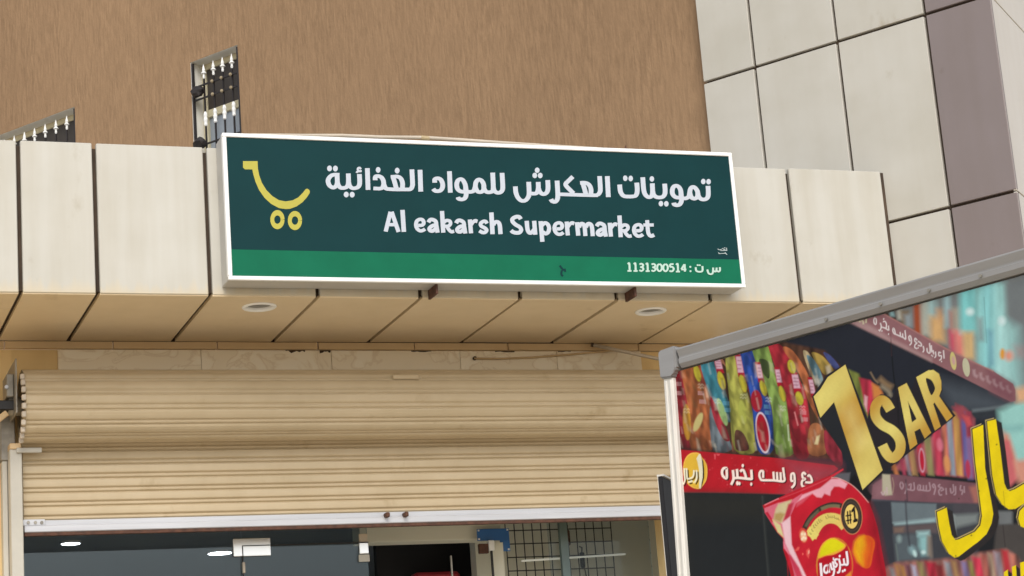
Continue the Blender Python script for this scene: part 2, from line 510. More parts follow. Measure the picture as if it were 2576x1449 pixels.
def grille(x0, x1, bars, rails, collars_z, knots):
    g = bpy.data.objects.new('window_grille', None); link(g, building)
    yy = OFF+0.012
    part('stile', box((x0+0.004, yy-0.009, WBOT+0.01), (x0+0.020, yy+0.009, WTOP-0.012)), MAT['iron'], g)
    part('stile', box((x1-0.020, yy-0.009, WBOT+0.01), (x1-0.004, yy+0.009, WTOP-0.012)), MAT['iron'], g)
    for x in bars:
        b = put('bar', ME_BAR, g, (x, yy+0.014, WBOT+0.02)); b.scale = (1, 1, WTOP-0.155-WBOT-0.02)
        put('spear_head', ME_TIP, g, (x, yy+0.014, WTOP-0.155))
        if collars_z: put('collar', ME_COL, g, (x, yy+0.014, collars_z))
    for z in rails:
        part('rail', box((x0+0.024, yy-0.005, z-0.006), (x1-0.024, yy+0.006, z+0.006)), MAT['iron'], g)
    for x in bars[1:]:
        for z in rails[:2]:
            put('rosette', ME_ROS, g, (x, yy-0.006, z))
    for z in knots:
        bm = bmesh.new()
        bmesh.ops.create_icosphere(bm, subdivisions=2, radius=0.045)
        for v in bm.verts:
            v.co *= 0.75+0.5*random.random()
            v.co.x *= 1.25
        bmesh.ops.translate(bm, verts=bm.verts, vec=(x0+0.075, yy-0.02, z))
        part('scroll_ornament', bm, MAT['iron'], g)
    return g

Z1 = lambda a, b: (a*0.3333333*1.0, b*0.3333333)     # 1280 px wide enlargement, first column
b1 = [wall_xz(*Z1(1527, 750), OFF)[0], wall_xz(*Z1(1601, 750), OFF)[0], wall_xz(*Z1(1672, 750), OFF)[0], wall_xz(*Z1(1743, 750), OFF)[0]]
r1 = [wall_xz(*Z1(1545, 630), OFF)[1], wall_xz(*Z1(1545, 730), OFF)[1], wall_xz(*Z1(1545, 1085), OFF)[1]]
cz = wall_xz(*Z1(1533, 948), OFF)[1]
grille(W1[0], W1[1], b1, r1, cz, [wall_xz(*Z1(1488, 695), OFF)[1], wall_xz(*Z1(1500, 1085), OFF)[1]])
b2x = [wall_xz(*Z1(x, 1000), OFF)[0] for x in (487, 404, 323, 242, 165, 88, 12)]
while b2x[-1] - 0.13 > W2[0]: b2x.append(b2x[-1]-0.125)
grille(W2[0], W2[1], b2x, [WTOP-0.5, WTOP-0.62], None, [])

# ------------------------------------------------------------------ clad tower at the right
tower = empty('clad_tower', tuple(P0), RZB)
tag(tower, 'tower of large cream panels with a mauve strip, right of the green sign', 'building')
XJ = [-1.137, -0.769, -0.200, 0.376, 0.782]
ZJ = [0.05, 1.275, 2.433, 3.591, 4.749, 5.910, 7.07, 8.23, 9.39]
G = 0.009
add = bmesh.new()
add_box(add, (XJ[0]+0.012, 0.022, 0.0), (XJ[-1]-0.012, 0.06, ZJ[-1]))
part('backing', add, MAT['joint'], tower)
for i in range(4):
    mat = MAT['mauve'] if i == 3 else MAT['cream_wall']
    x0 = XJ[i] + (G if i else 0.0); x1 = XJ[i+1] - (G if i < 3 else 0.0)
    h = ZJ[1]-ZJ[0]
    for j in range(len(ZJ)-1):
        zc = ZJ[j]
        jit = random.uniform(-0.002, 0.002)
        o = part('cladding_panel', box((x0, -0.004+jit, ZJ[j]+G), (x1, 0.024, ZJ[j+1]-G), 0.003), mat, tower)
        if i == 3: o['label'] = 'mauve cladding panel'
# return face of the tower, pale pink, seen as a sliver at the far right
p_e = wall_xz(2525, 240, 0)
slope_dir = np.array([0.74, 0.67, 0.0])
ret_az = math.atan2(slope_dir[1], slope_dir[0]) - RZB
for j in range(len(ZJ)-1):
    mtx = Matrix.Translation((XJ[-1]+0.001, 0.0, 0)) @ Matrix.Rotation(ret_az, 4, 'Z')
    o = part('return_panel', box((0.002, 0.0, ZJ[j]+0.004), (1.4, 0.02, ZJ[j+1]-0.004), 0.002, mtx), MAT['pale'], tower)
    o['label'] = 'pale pink return panel'

# ------------------------------------------------------------------ canopy
canopy = empty('shop_canopy', (3.5, YF, ZB))
tag(canopy, 'boxy canopy of cream panels with dark joints over the shop front', 'canopy')
def c_part(name, bm, mat):
    bmesh.ops.translate(bm, verts=bm.verts, vec=(-3.5, -YF, -ZB))
    return part(name, bm, mat, canopy)
FJ = [-1.05, -0.49, 0.07, 0.63, 1.323, 1.698, 2.263, 2.821, 3.375, 3.930, 4.487, 5.047, 5.608, 6.232]
GF = 0.011
HOLES = []
for px, py, hr in ((652, 771, 0.068), (1637, 782, 0.066)):
    p = on_plane(px, py, (0, 0, ZB), (0, 0, 1)); HOLES.append((float(p[0]), float(p[1]), hr))
def holed_panel(x0, x1, y0, y1, z0, z1, hx, hy, r):
    angs = sorted(set([2*math.pi*k/32 for k in range(32)] + [math.atan2(y-hy, x-hx) % (2*math.pi) for x in (x0, x1) for y in (y0, y1)]))
    bm = bmesh.new(); lo_i, lo_o, hi_i, hi_o = [], [], [], []
    for a in angs:
        c, s_ = math.cos(a), math.sin(a)
        t = min([((x1-hx)/c if c > 1e-9 else (x0-hx)/c) if abs(c) > 1e-9 else 1e9, ((y1-hy)/s_ if s_ > 1e-9 else (y0-hy)/s_) if abs(s_) > 1e-9 else 1e9])
        lo_i.append(bm.verts.new((hx+r*c, hy+r*s_, z0))); hi_i.append(bm.verts.new((hx+r*c, hy+r*s_, z1)))
        lo_o.append(bm.verts.new((hx+t*c, hy+t*s_, z0))); hi_o.append(bm.verts.new((hx+t*c, hy+t*s_, z1)))
    n = len(angs)
    for k in range(n):
        j = (k+1) % n
        bm.faces.new((lo_o[k], lo_i[k], lo_i[j], lo_o[j])); bm.faces.new((hi_o[k], hi_o[j], hi_i[j], hi_i[k]))
        bm.faces.new((lo_o[k], lo_o[j], hi_o[j], hi_o[k])); bm.faces.new((lo_i[k], hi_i[k], hi_i[j], lo_i[j]))
    return bm
for i in range(len(FJ)-1):
    x0, x1 = FJ[i]+GF, FJ[i+1]-(GF if i < len(FJ)-2 else 0.020)
    jy = random.uniform(-0.003, 0.002)
    c_part('fascia_panel', box((x0, YF+jy, ZB+0.006), (x1, YF+0.03, ZT+random.uniform(-0.003, 0.003)), 0.004), MAT['cream'])
    # soffit panels run back to the shop wall; the last one stops at the tower
    x1s = min(x1, 5.60)
    if i == len(FJ)-2:
        bm = bmesh.new()
        za, zb_ = ZB, ZB+0.02
        pl = [(x0, YF+0.004), (6.225, YF+0.004), (5.60, YB-0.03), (x0, YB-0.03)]
        lo = [bm.verts.new((x, y, za)) for x, y in pl]; hi = [bm.verts.new((x, y, zb_)) for x, y in pl]
        bm.faces.new(lo[::-1]); bm.faces.new(hi)
        for k in range(4): bm.faces.new((lo[k], lo[(k+1) % 4], hi[(k+1) % 4], hi[k]))
        c_part('soffit_panel', bm, MAT['soffit'])
    elif i == 3:
        ysp = YF+0.30
        c_part('soffit_panel', box((x0, YF+0.004, ZB), (x1, ysp-0.004, ZB+0.02), 0.002), MAT['soffit'])
        c_part('soffit_panel', box((x0, ysp+0.004, ZB+0.001), (x1, YB-0.03, ZB+0.02), 0.002), MAT['soffit'])
    elif any(x0 < hx < x1 for hx, hy, hr in HOLES):
        hx, hy, hr = [h for h in HOLES if x0 < h[0] < x1][0]
        c_part('soffit_panel', holed_panel(x0, x1, YF+0.004, YB-0.03, ZB, ZB+0.02, hx, hy, hr), MAT['soffit'])
    else:
        c_part('soffit_panel', box((x0, YF+0.004, ZB+random.uniform(0, 0.003)), (x1, YB-0.03, ZB+0.022), 0.002), MAT['soffit'])
c_part('backing', box((-1.05, YF+0.032, ZB+0.024), (6.19, YF+0.07, ZT-0.02)), MAT['joint'])
bm = bmesh.new()
pl = [(-1.05, YF+0.07), (6.17, YF+0.07), (5.56, YB), (5.3, YB+0.3), (-1.05, YB+0.3)]
for za, zb_ in ((ZB+0.14, ZB+0.16), (ZT-0.10, ZT-0.05)):
    lo = [bm.verts.new((x, y, za)) for x, y in pl]; hi = [bm.verts.new((x, y, zb_)) for x, y in pl]
    bm.faces.new(lo[::-1]); bm.faces.new(hi)
    for k in range(5): bm.faces.new((lo[k], lo[(k+1) % 5], hi[(k+1) % 5], hi[k]))
c_part('roof_deck', bm, MAT['roofing'])
for xj in FJ[1:-1]:
    c_part('joint_strip', box((xj-0.03, YF+0.075, ZB+0.0235), (xj+0.03, YB-0.001, ZB+0.028)), MAT['joint'])
c_part('back_strip', box((-1.05, YB-0.0295, ZB+0.003), (5.55, YB-0.002, ZB+0.0225)), MAT['joint'])
c_part('end_seal', box((6.2125, YF+0.004, ZB+0.01), (6.232, YF+0.03, ZT-0.004)), MAT['joint'])
# narrow trim under the back edge of the soffit
TJ = [-0.9, -0.35, 0.22, 0.79, 1.36, 1.936, 2.508, 3.08, 3.647, 4.213, 5.035, 5.52]
for i in range(len(TJ)-1):
    c_part('trim_strip', box((TJ[i]+0.003, YB-0.034, 4.219), (TJ[i+1]-0.003, YB-0.001, ZB-0.002), 0.002), MAT['trim'])

# recessed downlights in the soffit
def downlight(cx_, cy_, rad, tilt, label):
    p = on_plane(cx_, cy_, (0, 0, ZB), (0, 0, 1))
    t = empty('downlight', (float(p[0]), float(p[1]), ZB))
    tag(t, label, 'downlight', 'white downlights recessed in the soffit')
    bm = bmesh.new()
    n = 28
    prof = [(rad, -0.0005), (rad, -0.005), (rad*0.95, -0.009), (rad*0.80, -0.008), (rad*0.745, -0.002), (rad*0.735, 0.009)]
    rings = [[bm.verts.new((r*math.cos(2*math.pi*k/n), r*math.sin(2*math.pi*k/n), z)) for k in range(n)] for r, z in prof]
    for a, b in zip(rings, rings[1:]):
        for k in range(n): bm.faces.new((a[k], a[(k+1) % n], b[(k+1) % n], b[k]))
    part('ring', bm, MAT['white'], t, True)
    rings_ = [(rad*0.733, 0.0095), (rad*0.70, 0.05), (rad*0.67, 0.085)]
    bm = bmesh.new(); rr_ = [[bm.verts.new((r*math.cos(2*math.pi*k/n), r*math.sin(2*math.pi*k/n), z)) for k in range(n)] for r, z in rings_]
    for a, b in zip(rr_, rr_[1:]):
        for k in range(n): bm.faces.new((a[k], a[(k+1) % n], b[(k+1) % n], b[k]))
    part('baffle', bm, MAT['case'], t, True)
    bm = bmesh.new()
    bmesh.ops.create_circle(bm, cap_ends=True, segments=n, radius=rad*0.67)
    bmesh.ops.translate(bm, verts=bm.verts, vec=(0, 0, 0.08))
    part('lens', bm, MAT['steel'], t)
    return t
downlight(652, 771, 0.090, 0, 'round white downlight in the soffit below the left end of the sign')
downlight(1637, 782, 0.088, 0, 'round white downlight in the soffit below the right end of the sign')

# ------------------------------------------------------------------ shop sign
SX0, SX1, SZ0, SZ1, SY = 2.318, 5.182, 4.300, 5.072, YF-0.17
sign = empty('shop_sign', (SX0, SY, SZ0))
tag(sign, 'green light-box supermarket sign with white frame and yellow cart emblem', 'sign')
def s_part(name, bm, mat):
    bmesh.ops.translate(bm, verts=bm.verts, vec=(-SX0, -SY, -SZ0))
    return part(name, bm, mat, sign)
s_part('case', box((SX0+0.004, SY+0.012, SZ0+0.004), (SX1-0.004, YF-0.004, SZ1-0.004), 0.004), MAT['case'])
fr = 0.021
bm = bmesh.new()
add_box(bm, (SX0, SY-0.006, SZ0), (SX1, SY+0.014, SZ0+fr), 0.003)
add_box(bm, (SX0, SY-0.006, SZ1-fr), (SX1, SY+0.03, SZ1), 0.003)
add_box(bm, (SX0, SY-0.0055, SZ0+fr), (SX0+fr, SY+0.03, SZ1-fr), 0.003)
add_box(bm, (SX1-fr, SY-0.0055, SZ0+fr), (SX1, SY+0.03, SZ1-fr), 0.003)
s_part('frame', bm, MAT['white'])
zband = float(np.mean([on_Y(585, 626, SY)[2], on_Y(1859, 653, SY)[2]]))
s_part('face_panel', box((SX0+fr, SY+0.002, zband), (SX1-fr, SY+0.011, SZ1-fr)), MAT['green'])
s_part('colour_band', box((SX0+fr, SY+0.002, SZ0+fr), (SX1-fr, SY+0.011, zband-0.0005)), MAT['band'])

def zoomed(ox, oy, k):
    return lambda x, y: ((ox+x/k)*PXK, (oy+y/k)*PXK)

def lettering(name, mat, zf, strokes, pen, dots=(), polys=(), raise0=0.0012, step=0.00025):
    """vinyl letters on the face: strokes of an elliptic pen, round dots, outlines"""
    bm = bmesh.new()
    lvl = 0
    def P(x, y, h):
        p = on_Y(*zf(x, y), SY+0.002)
        return (float(p[0]), SY+0.002-h, float(p[2]))
    for s in strokes:
        a, b = pen
        pts = s
        if isinstance(s, tuple): pts, (a, b) = s
        sm = smooth_pts(pts, 7) if len(pts) > 2 else np.array([np.array(pts[0])*(1-t)+np.array(pts[1])*t for t in (0, .5, 1.0)], float)
        L, R_ = pen_ribbon(sm, a, b)
        h = raise0+lvl*step; lvl += 1
        n = len(L)
        va = [bm.verts.new(P(*L[i], h+i*4e-6)) for i in range(n)]
        vb = [bm.verts.new(P(*R_[i], h+i*4e-6)) for i in range(n)]
        for i in range(n-1):
            bm.faces.new((va[i], va[i+1], vb[i+1], vb[i]))
    for x, y, rx, ry in dots:
        bm.faces.new([bm.verts.new(P(x+rx*math.cos(t), y+ry*math.sin(t), raise0)) for t in np.linspace(0, 2*math.pi, 20, endpoint=False)])
    for poly in polys:
        bm.faces.new([bm.verts.new(P(x, y, raise0)) for x, y in poly])
    return s_part(name, bm, mat)

PEN = (57, 43)
lettering('arabic_lettering', MAT['letter'], zoomed(1200, 600, 6.44), [
    [(470,358),(330,358),(240,405),(193,500),(225,612),(310,668),(385,632),(415,540),(408,330)],
    [(415,520),(440,610),(500,672),(600,672),(660,632),(685,540),(682,328)],
    [(690,540),(712,622),(775,680),(860,680),(930,640),(956,550),(948,342)],
    ([(985,225),(955,190),(915,205),(912,250),(940,270),(1005,268)], (26,24)),
    ([(880,315),(900,285),(1000,275)], (24,22)),
    [(1140,200),(1158,725)],
    [(1328,492),(1335,410),(1405,392),(1485,430),(1530,520),(1528,620),(1470,690),(1285,690)],
    ([(1530,560),(1560,645),(1640,705),(2090,715),(2190,700),(2228,620),(2230,540),(2214,232)], (57,43)),
    [(1705,412),(1790,408),(1870,405),(1945,450),(1988,560),(1985,700)],
    [(1755,400),(1795,530),(1842,700)],
    [(2410,242),(2428,768)],
], PEN, dots=[(228,205,58,70),(370,208,58,70),(632,835,60,68),(775,838,60,68),(1402,240,57,70),(1862,258,57,70)])
lettering('arabic_lettering', MAT['letter'], zoomed(1580, 620, 6.44), [
    [(322,420),(325,340),(390,315),(465,345),(512,450),(500,560),(440,618),(340,620),(283,570)],
    [(677,145),(697,662)],
    [(1070,610),(1060,480),(1012,375),(950,335),(880,370),(852,460),(868,560),(925,622),(1010,640),(1130,640)],
    [(1060,470),(1078,600),(1078,720),(1045,800),(980,825),(905,815),(880,770)],
    [(1120,642),(1200,642),(1265,612),(1297,520),(1312,425),(1350,362),(1400,347),(1460,382),(1502,470),(1504,570),(1474,632),(1410,650),(1350,630),(1312,560),(1298,480)],
    [(1500,500),(1522,590),(1580,648),(1660,650),(1718,620),(1733,520),(1718,180)],
    [(1735,540),(1762,622),(1830,665),(1905,655),(1952,600),(1962,500),(1945,186)],
], PEN)
lettering('arabic_lettering', MAT['letter'], zoomed(1900, 610, 6.44), [
    [(207,576),(220,720),(268,840),(350,918),(445,915),(508,850),(540,750),(530,465)],
    [(545,742),(690,748),(742,700),(762,600),(759,468)],
    [(765,620),(795,702),(860,757),(930,752),(980,695),(996,600),(988,425)],
    [(1214,436),(1232,760),(1222,880),(1175,945),(1105,938),(1065,885)],
    ([(1240,765),(2090,790),(2190,780),(2245,720),(2258,630),(2240,328)], (56,42)),
    ([(1595,340),(1470,460),(1418,520),(1455,590),(1612,745)], (52,50)),
    [(1768,492),(1890,490),(1980,535),(2030,640),(2030,775)],
    [(1825,480),(1870,620),(1912,780)],
    [(2424,330),(2450,836)],
], PEN, dots=[(735,185,57,66),(677,310,57,66),(808,312,57,66)])
lettering('arabic_lettering', MAT['letter'], zoomed(2290, 630, 6.44), [
    [(215,402),(228,540),(262,625),(340,685),(560,685),(620,640),(640,540),(628,356)],
    [(772,226),(795,520),(832,640),(900,702),(975,690),(1008,600),(1003,372)],
    [(1012,560),(1035,645),(1110,707),(1230,707),(1295,652),(1312,560),(1300,382)],
    [(1695,700),(1690,560),(1650,470),(1580,430),(1512,462),(1483,550),(1497,640),(1555,702),(1640,720),(1760,724)],
    [(1688,550),(1705,700),(1706,800),(1665,880),(1600,902),(1535,885),(1520,842)],
    [(1700,724),(1800,737),(1880,695),(1902,600),(1922,510),(1970,462),(2030,480),(2088,560),(2098,660),(2068,722),(2010,745),(1950,715),(1915,640),(1905,570)],
    [(2098,600),(2120,690),(2190,757),(2285,757),(2340,705),(2353,600),(2345,436)],
], PEN, dots=[(350,250,54,68),(482,255,54,68),(993,265,55,66),(1212,862,55,66),(1342,866,55,66),(2235,328,55,66),(2362,332,55,66)])

EP = (50, 44)
eA = lambda dx, dy, k=1.0: [
    [(1195+dx,478+dy),(1240+dx,418+dy),(1305+dx,415+dy),(1375+dx,460+dy),(1392+dx,560+dy),(1420+dx,728+dy)],
    [(1392+dx,545+dy),(1300+dx,560+dy),(1228+dx,615+dy),(1232+dx,668+dy),(1285+dx,688+dy),(1350+dx,655+dy),(1392+dx,600+dy)]]
eE = lambda dx, dy: [([(950+dx,552+dy),(1050+dx,545+dy),(1085+dx,490+dy),(1062+dx,425+dy),(1000+dx,405+dy),(925+dx,440+dy),(898+dx,530+dy),(920+dx,620+dy),(985+dx,678+dy),(1055+dx,676+dy),(1118+dx,640+dy)], (47, 40))]
eR = lambda dx, dy: [([(2195+dx,412+dy),(2225+dx,745+dy)], (51, 44)), ([(2225+dx,545+dy),(2280+dx,468+dy),(2330+dx,445+dy),(2378+dx,462+dy)], (40, 44))]
eK = lambda dx, dy: [([(1525+dx,205+dy),(1556+dx,728+dy)], (52, 44)),
    ([(1565+dx,485+dy),(1630+dx,435+dy),(1712+dx,450+dy),(1728+dx,520+dy),(1670+dx,572+dy),(1595+dx,572+dy)], (44, 40)),
    ([(1635+dx,565+dy),(1695+dx,660+dy),(1752+dx,706+dy),(1818+dx,695+dy)], (44, 40))]
lettering('english_lettering', MAT['letter'], zoomed(1420, 760, 6.44), [
    ([(168,698),(285,222)], (50, 44)), ([(312,222),(478,708)], (50, 44)), ([(225,532),(400,532)], (48, 40)),
    ([(572,178),(606,708)], (54, 44))] + eE(0, 0) + eA(0, 0) + eK(0, 0) + eA(668, 22) + eR(0, 0), EP)
lettering('english_lettering', MAT['letter'], zoomed(1790, 760, 6.44), [
    ([(232,505),(200,458),(140,455),(78,505),(95,568),(185,618),(222,665),(188,715),(120,720),(45,680)], (46, 42)),
    ([(336,238),(366,762)], (54, 44)), ([(380,545),(420,478),(490,470),(538,545),(556,762)], (52, 44)),
    ([(1045,402),(1010,350),(930,345),(848,392),(850,462),(925,535),(1020,592),(1055,660),(1018,720),(940,732),(860,712),(812,672)], (50, 46)),
    ([(1188,442),(1208,640),(1250,725),(1315,718),(1375,645)], (52, 46)), ([(1368,442),(1396,776)], (52, 44)),
    ([(1524,450),(1566,948)], (52, 44)), ([(1545,560),(1620,495),(1692,525),(1728,615),(1705,715),(1645,750),(1575,712)], (50, 44))]
    + eE(958, 86) + eR(-45, 50), EP)
lettering('english_lettering', MAT['letter'], zoomed(2090, 780, 6.44), [
    ([(472,345),(504,668)], (52, 44)), ([(520,470),(560,390),(620,390),(656,460),(676,678)], (50, 44)),
    ([(685,470),(730,390),(790,390),(832,460),(852,682)], (50, 44))]
    + eA(-250, -35) + eR(-935, -52) + eK(-30, -20) + eE(945, 2) + [
    ([(2162,298),(2182,560),(2212,650),(2262,682),(2332,655)], (48, 44)), ([(2068,415),(2320,415)], (46, 38))], EP)

lettering('scuff', MAT['green'], zoomed(0, 0, PXK), [[(1408,668),(1413,675),(1418,681)],[(1413,680),(1412,690),(1416,695)],[(1420,676),(1422,684)]], (2.6, 2.6), step=0.00012)
# registration number, a small print name and the cart
def digit(ch, x, y):
    w, h = 44, 150
    S = {'1': [[(-28, 22), (0, 4), (8, h)], [(-34, h), (44, h)]],
         '3': [[(-36, 22), (0, 8), (34, 32), (22, 66), (-10, 74), (28, 88), (36, 122), (0, 148), (-40, 132)]],
         '0': [[(0, 6), (-38, 40), (-40, 110), (0, 148), (40, 110), (38, 40), (0, 6)]],
         '5': [[(38, 8), (-28, 8)], [(-28, 8), (-30, 66)], [(-30, 66), (10, 60), (40, 96), (22, 138), (-10, 148), (-42, 134)]],
         '4': [[(18, 4), (24, h)], [(14, 8), (-46, 106)], [(-46, 108), (52, 108)]]}[ch]
    return [[(x+a, y+b) for a, b in s] for s in S]
st = []
for i, ch in enumerate('1131300514'):
    x = 203+i*116.5; st += digit(ch, x, 396+i*1.9)
lettering('registration_number', MAT['numeral'], zoomed(2320, 910, 5.152), st + [
    [(1482,478),(1492,540),(1530,562),(1590,562),(1615,535),(1612,455)],
    [(1708,522),(1728,588),(1775,612),(1812,585),(1822,485)], [(1822,545),(1862,562),(1882,540),(1886,485)],
    [(1888,545),(1925,562),(1950,540),(1950,478)]], (19, 16), dots=[(1383,468,20,19),(1386,552,20,19),(1525,435,22,16),(1565,437,22,16)], step=0.00012)
lettering('print_credit', MAT['credit'], zoomed(2320, 910, 5.152), [
    [(1910,120),(1950,140),(1990,125)], [(1965,155),(2085,150)], [(2000,108),(2030,130),(2060,140)], [(2080,100),(2088,160)],
    [(2030,100),(2060,105)], [(1925,190),(1940,212),(1975,212)], [(1975,210),(2075,208)], [(2050,188),(2070,215),(2092,235)]],
    (7, 6), step=0.00012)
wheel = lambda cx_, cy_: (list(zip(cx_+93*np.cos(np.linspace(0, 2*np.pi, 33)), cy_+124*np.sin(np.linspace(0, 2*np.pi, 33)))), (35.5, 48.5))
lettering('cart_emblem', MAT['yellow'], zoomed(880, 580, 4.83),
    [wheel(773, 1178), wheel(1090, 1195)], (36, 48),
    polys=[[(150,118),(413,118),(420,250),(442,370),(492,510),(572,640),(680,750),(800,825),(920,848),(1050,828),(1150,775),(1230,695),(1285,627),(1312,616),(1342,632),(1360,660),(1358,695),(1310,770),(1230,860),(1120,938),(1000,982),(920,986),(800,968),(660,893),(540,783),(440,640),(375,490),(335,350),(318,268),(185,266),(150,235)]])
# rusty angle brackets that carry the sign
for px, py, dx in ((1088, 735, 0.0), (1585, 742, 0.0)):
    p = on_Y(px, py, YF-0.06)
    x = float(p[0])
    o = s_part('support_bracket', box((x-0.006, SY+0.035, SZ0-0.046), (x+0.006, YF-0.003, SZ0+0.003)), MAT['rust'])
p = on_Y(1568, 372, SY+0.08)
bm = bmesh.new()
pp = [(float(p[0])-0.02, SZ1-0.01), (float(p[0])+0.012, SZ1-0.01), (float(p[0])+0.010, SZ1+0.045)]
lo = [bm.verts.new((x, SY+0.06, z)) for x, z in pp]; hi = [bm.verts.new((x, SY+0.066, z)) for x, z in pp]
bm.faces.new(lo); bm.faces.new(hi[::-1])
for k in range(3): bm.faces.new((lo[k], lo[(k+1) % 3], hi[(k+1) % 3], hi[k]))
s_part('lug', bm, MAT['rust'])

# conduit lying along the top of the sign
yc = SY+0.13
pts = [on_Y(x, y, yc) for x, y in ((585, 342), (640, 340), (760, 341), (860, 341), (960, 345), (1068, 346), (1160, 352), (1260, 359), (1380, 367), (1500, 374))]
cd = part('conduit', tube([tuple(map(float, q)) for q in pts], 0.010, 8), MAT['conduit'], None, True)
tag(cd, 'pale plastic conduit lying along the top of the green sign', 'conduit')
q = on_Y(1069, 348, yc)
part('coupling', tube([(float(q[0])-0.022, yc, float(q[2])+0.002), (float(q[0])+0.022, yc, float(q[2])-0.001)], 0.0135, 10), MAT['brass'], cd)

# ------------------------------------------------------------------ shop wall under the canopy
shop = empty('shop_wall', (3.4, YB, 0))
tag(shop, 'tan painted shop wall with a strip of marble above the shutter', 'wall')
def w_part(name, bm, mat):
    bmesh.ops.translate(bm, verts=bm.verts, vec=(-3.4, -YB, 0))
    return part(name, bm, mat, shop)
OX0, OX1, OZ = 1.43, 5.10, 3.30            # shutter opening
w_part('wall', box((-1.05, YB+0.006, 0), (1.30, YB+0.18, 4.218)), MAT['tanwall'])
w_part('pier', box((1.31, YB+0.004, 0), (OX0-0.03, YB+0.18, 4.218)), MAT['tanwall'])
w_part('lintel', box((OX0-0.03, YB+0.005, OZ), (OX1+0.03, YB+0.18, 4.218)), MAT['tanwall'])
w_part('pier', box((OX1+0.03, YB+0.004, 0), (5.58, YB+0.18, 4.218)), MAT['tanwall'])
MJ = [1.642, 2.42, 3.16, 3.923, 4.52, 5.057]
for i in range(5):
    w_part('marble_tile', box((MJ[i]+0.0012, YB-0.012, 3.70), (MJ[i+1]-0.0012, YB+0.003, 4.2175), 0.0012), MAT['marble'])
# broken mortar under the trim
for cx_, w_ in ((743, 0.028), (818, 0.016), (1270, 0.03), (1420, 0.02), (1060, 0.03)):
    p = on_Y(cx_, 885, YB-0.014)
    bm = bmesh.new()
    k = 7
    top = [bm.verts.new((float(p[0])-w_*2+w_*4*i/k, YB-0.0135, 4.2172)) for i in range(k+1)]
    bot = [bm.verts.new((float(p[0])-w_*2+w_*4*i/k, YB-0.0137, 4.2172-0.002-(0.016 if w_ < 0.03 and cx_ < 900 else 0.006)*random.random())) for i in range(k+1)]
    for i in range(k): bm.faces.new((top[i], top[i+1], bot[i+1], bot[i]))
    w_part('mortar_gap', bm, MAT['joint'])

# ------------------------------------------------------------------ roller shutter
RC, RR = (11.005, 3.862), 0.186             # axis (Y, Z) and radius of the rolled curtain
PITCH = 0.0730
SX = (1.43, 5.14)
shut = empty('roller_shutter', (SX[0], 11.15, 0))
tag(shut, 'half raised beige roller shutter with white bottom rail and rolled up coil', 'shutter')
def slat_mesh(name, flat):
    # profile (height down, outward): broad shallow bulge, crease, narrow lip, crease
    if flat:
        prof = [(0.0, -0.005), (0.03, 0.004), (0.08, 0.0074), (0.30, 0.0090), (0.48, 0.0086), (0.55, 0.0074), (0.665, -0.0045), (0.70, -0.004), (0.73, 0.0024), (0.79, 0.0042), (0.86, 0.0036), (0.965, -0.0062), (1.0, -0.005)]
    else:
        prof = [(-0.02, 0.0010), (0.04, 0.0020), (0.14, 0.0036), (0.34, 0.0056), (0.55, 0.0056), (0.61, 0.0050), (0.655, 0.0032), (0.70, 0.0036), (0.78, 0.0044), (0.88, 0.0034), (0.95, 0.0022), (1.02, 0.0006)]
    bm = bmesh.new()
    L = SX[1]-SX[0]
    fr_ = []
    for x in (0.0, L):
        fr_.append([bm.verts.new((x, -o, -h*PITCH)) for h, o in prof] + [bm.verts.new((x, 0.010, -PITCH)), bm.verts.new((x, 0.010, 0))])
    a, b = fr_
    n = len(a)
    for i in range(n): bm.faces.new((a[i], b[i], b[(i+1) % n], a[(i+1) % n]))
    bm.faces.new(a[::-1]); bm.faces.new(b)
    me = mesh_of(name, bm, MAT['shutter'])
    for p in me.polygons: p.use_smooth = False
    return me
ME_SLAT = slat_mesh('slat', True)
def sh(p): return (p[0]-SX[0], p[1]-11.15, p[2])
ZR = 3.274                                     # underside of the lowest slat
for k in range(9):
    put('slat', ME_SLAT, shut, sh((SX[0], 11.10, ZR+PITCH*(k+1))))
NS = 14
def coil_slat():
    # one slat of the rolled curtain, bent round the drum; origin on the drum axis
    prof = [(0.0, -0.0045), (0.04, 0.0024), (0.12, 0.0054), (0.30, 0.0060), (0.46, 0.0050), (0.55, 0.0032), (0.66, -0.0052), (0.70, -0.0044), (0.74, 0.0004), (0.80, 0.0018), (0.87, 0.0006), (0.97, -0.0060), (1.0, -0.0045)]
    bm = bmesh.new(); L = SX[1]-SX[0]+0.012; da = 2*math.pi/NS
    a = []; b = []
    for x, lst in ((0.0, a), (L, b)):
        for h, o in prof: lst.append(bm.verts.new((x, -(RR+o)*math.sin(h*da), (RR+o)*math.cos(h*da))))
        for h in (1.0, 0.5, 0.0): lst.append(bm.verts.new((x, -(RR-0.012)*math.sin(h*da), (RR-0.012)*math.cos(h*da))))
    n = len(a)
    for q in range(n): bm.faces.new((a[q], b[q], b[(q+1) % n], a[(q+1) % n]))
    bm.faces.new(a[::-1]); bm.faces.new(b)
    return mesh_of('slat', bm, MAT['shutter'])
ME_COIL = coil_slat()
for k in range(NS):
    a = math.radians(5.0)+2*math.pi*k/NS       # phase read off the photograph's coil
    put('slat', ME_COIL, shut, sh((SX[0]-0.012, RC[0], RC[1])), (a, 0, 0))
def h_part(name, bm, mat, smooth=False):
    bmesh.ops.translate(bm, verts=bm.verts, vec=(-SX[0], -11.15, 0))
    return part(name, bm, mat, shut, smooth)
h_part('inner_coil', tube([(SX[0]-0.004, RC[0], RC[1]), (SX[1], RC[0], RC[1])], 0.176, 48), MAT['shutter'], True)
h_part('axle', tube([(SX[0]-0.08, RC[0], RC[1]), (SX[0]-0.005, RC[0], RC[1])], 0.05, 16), MAT['steel'], True)
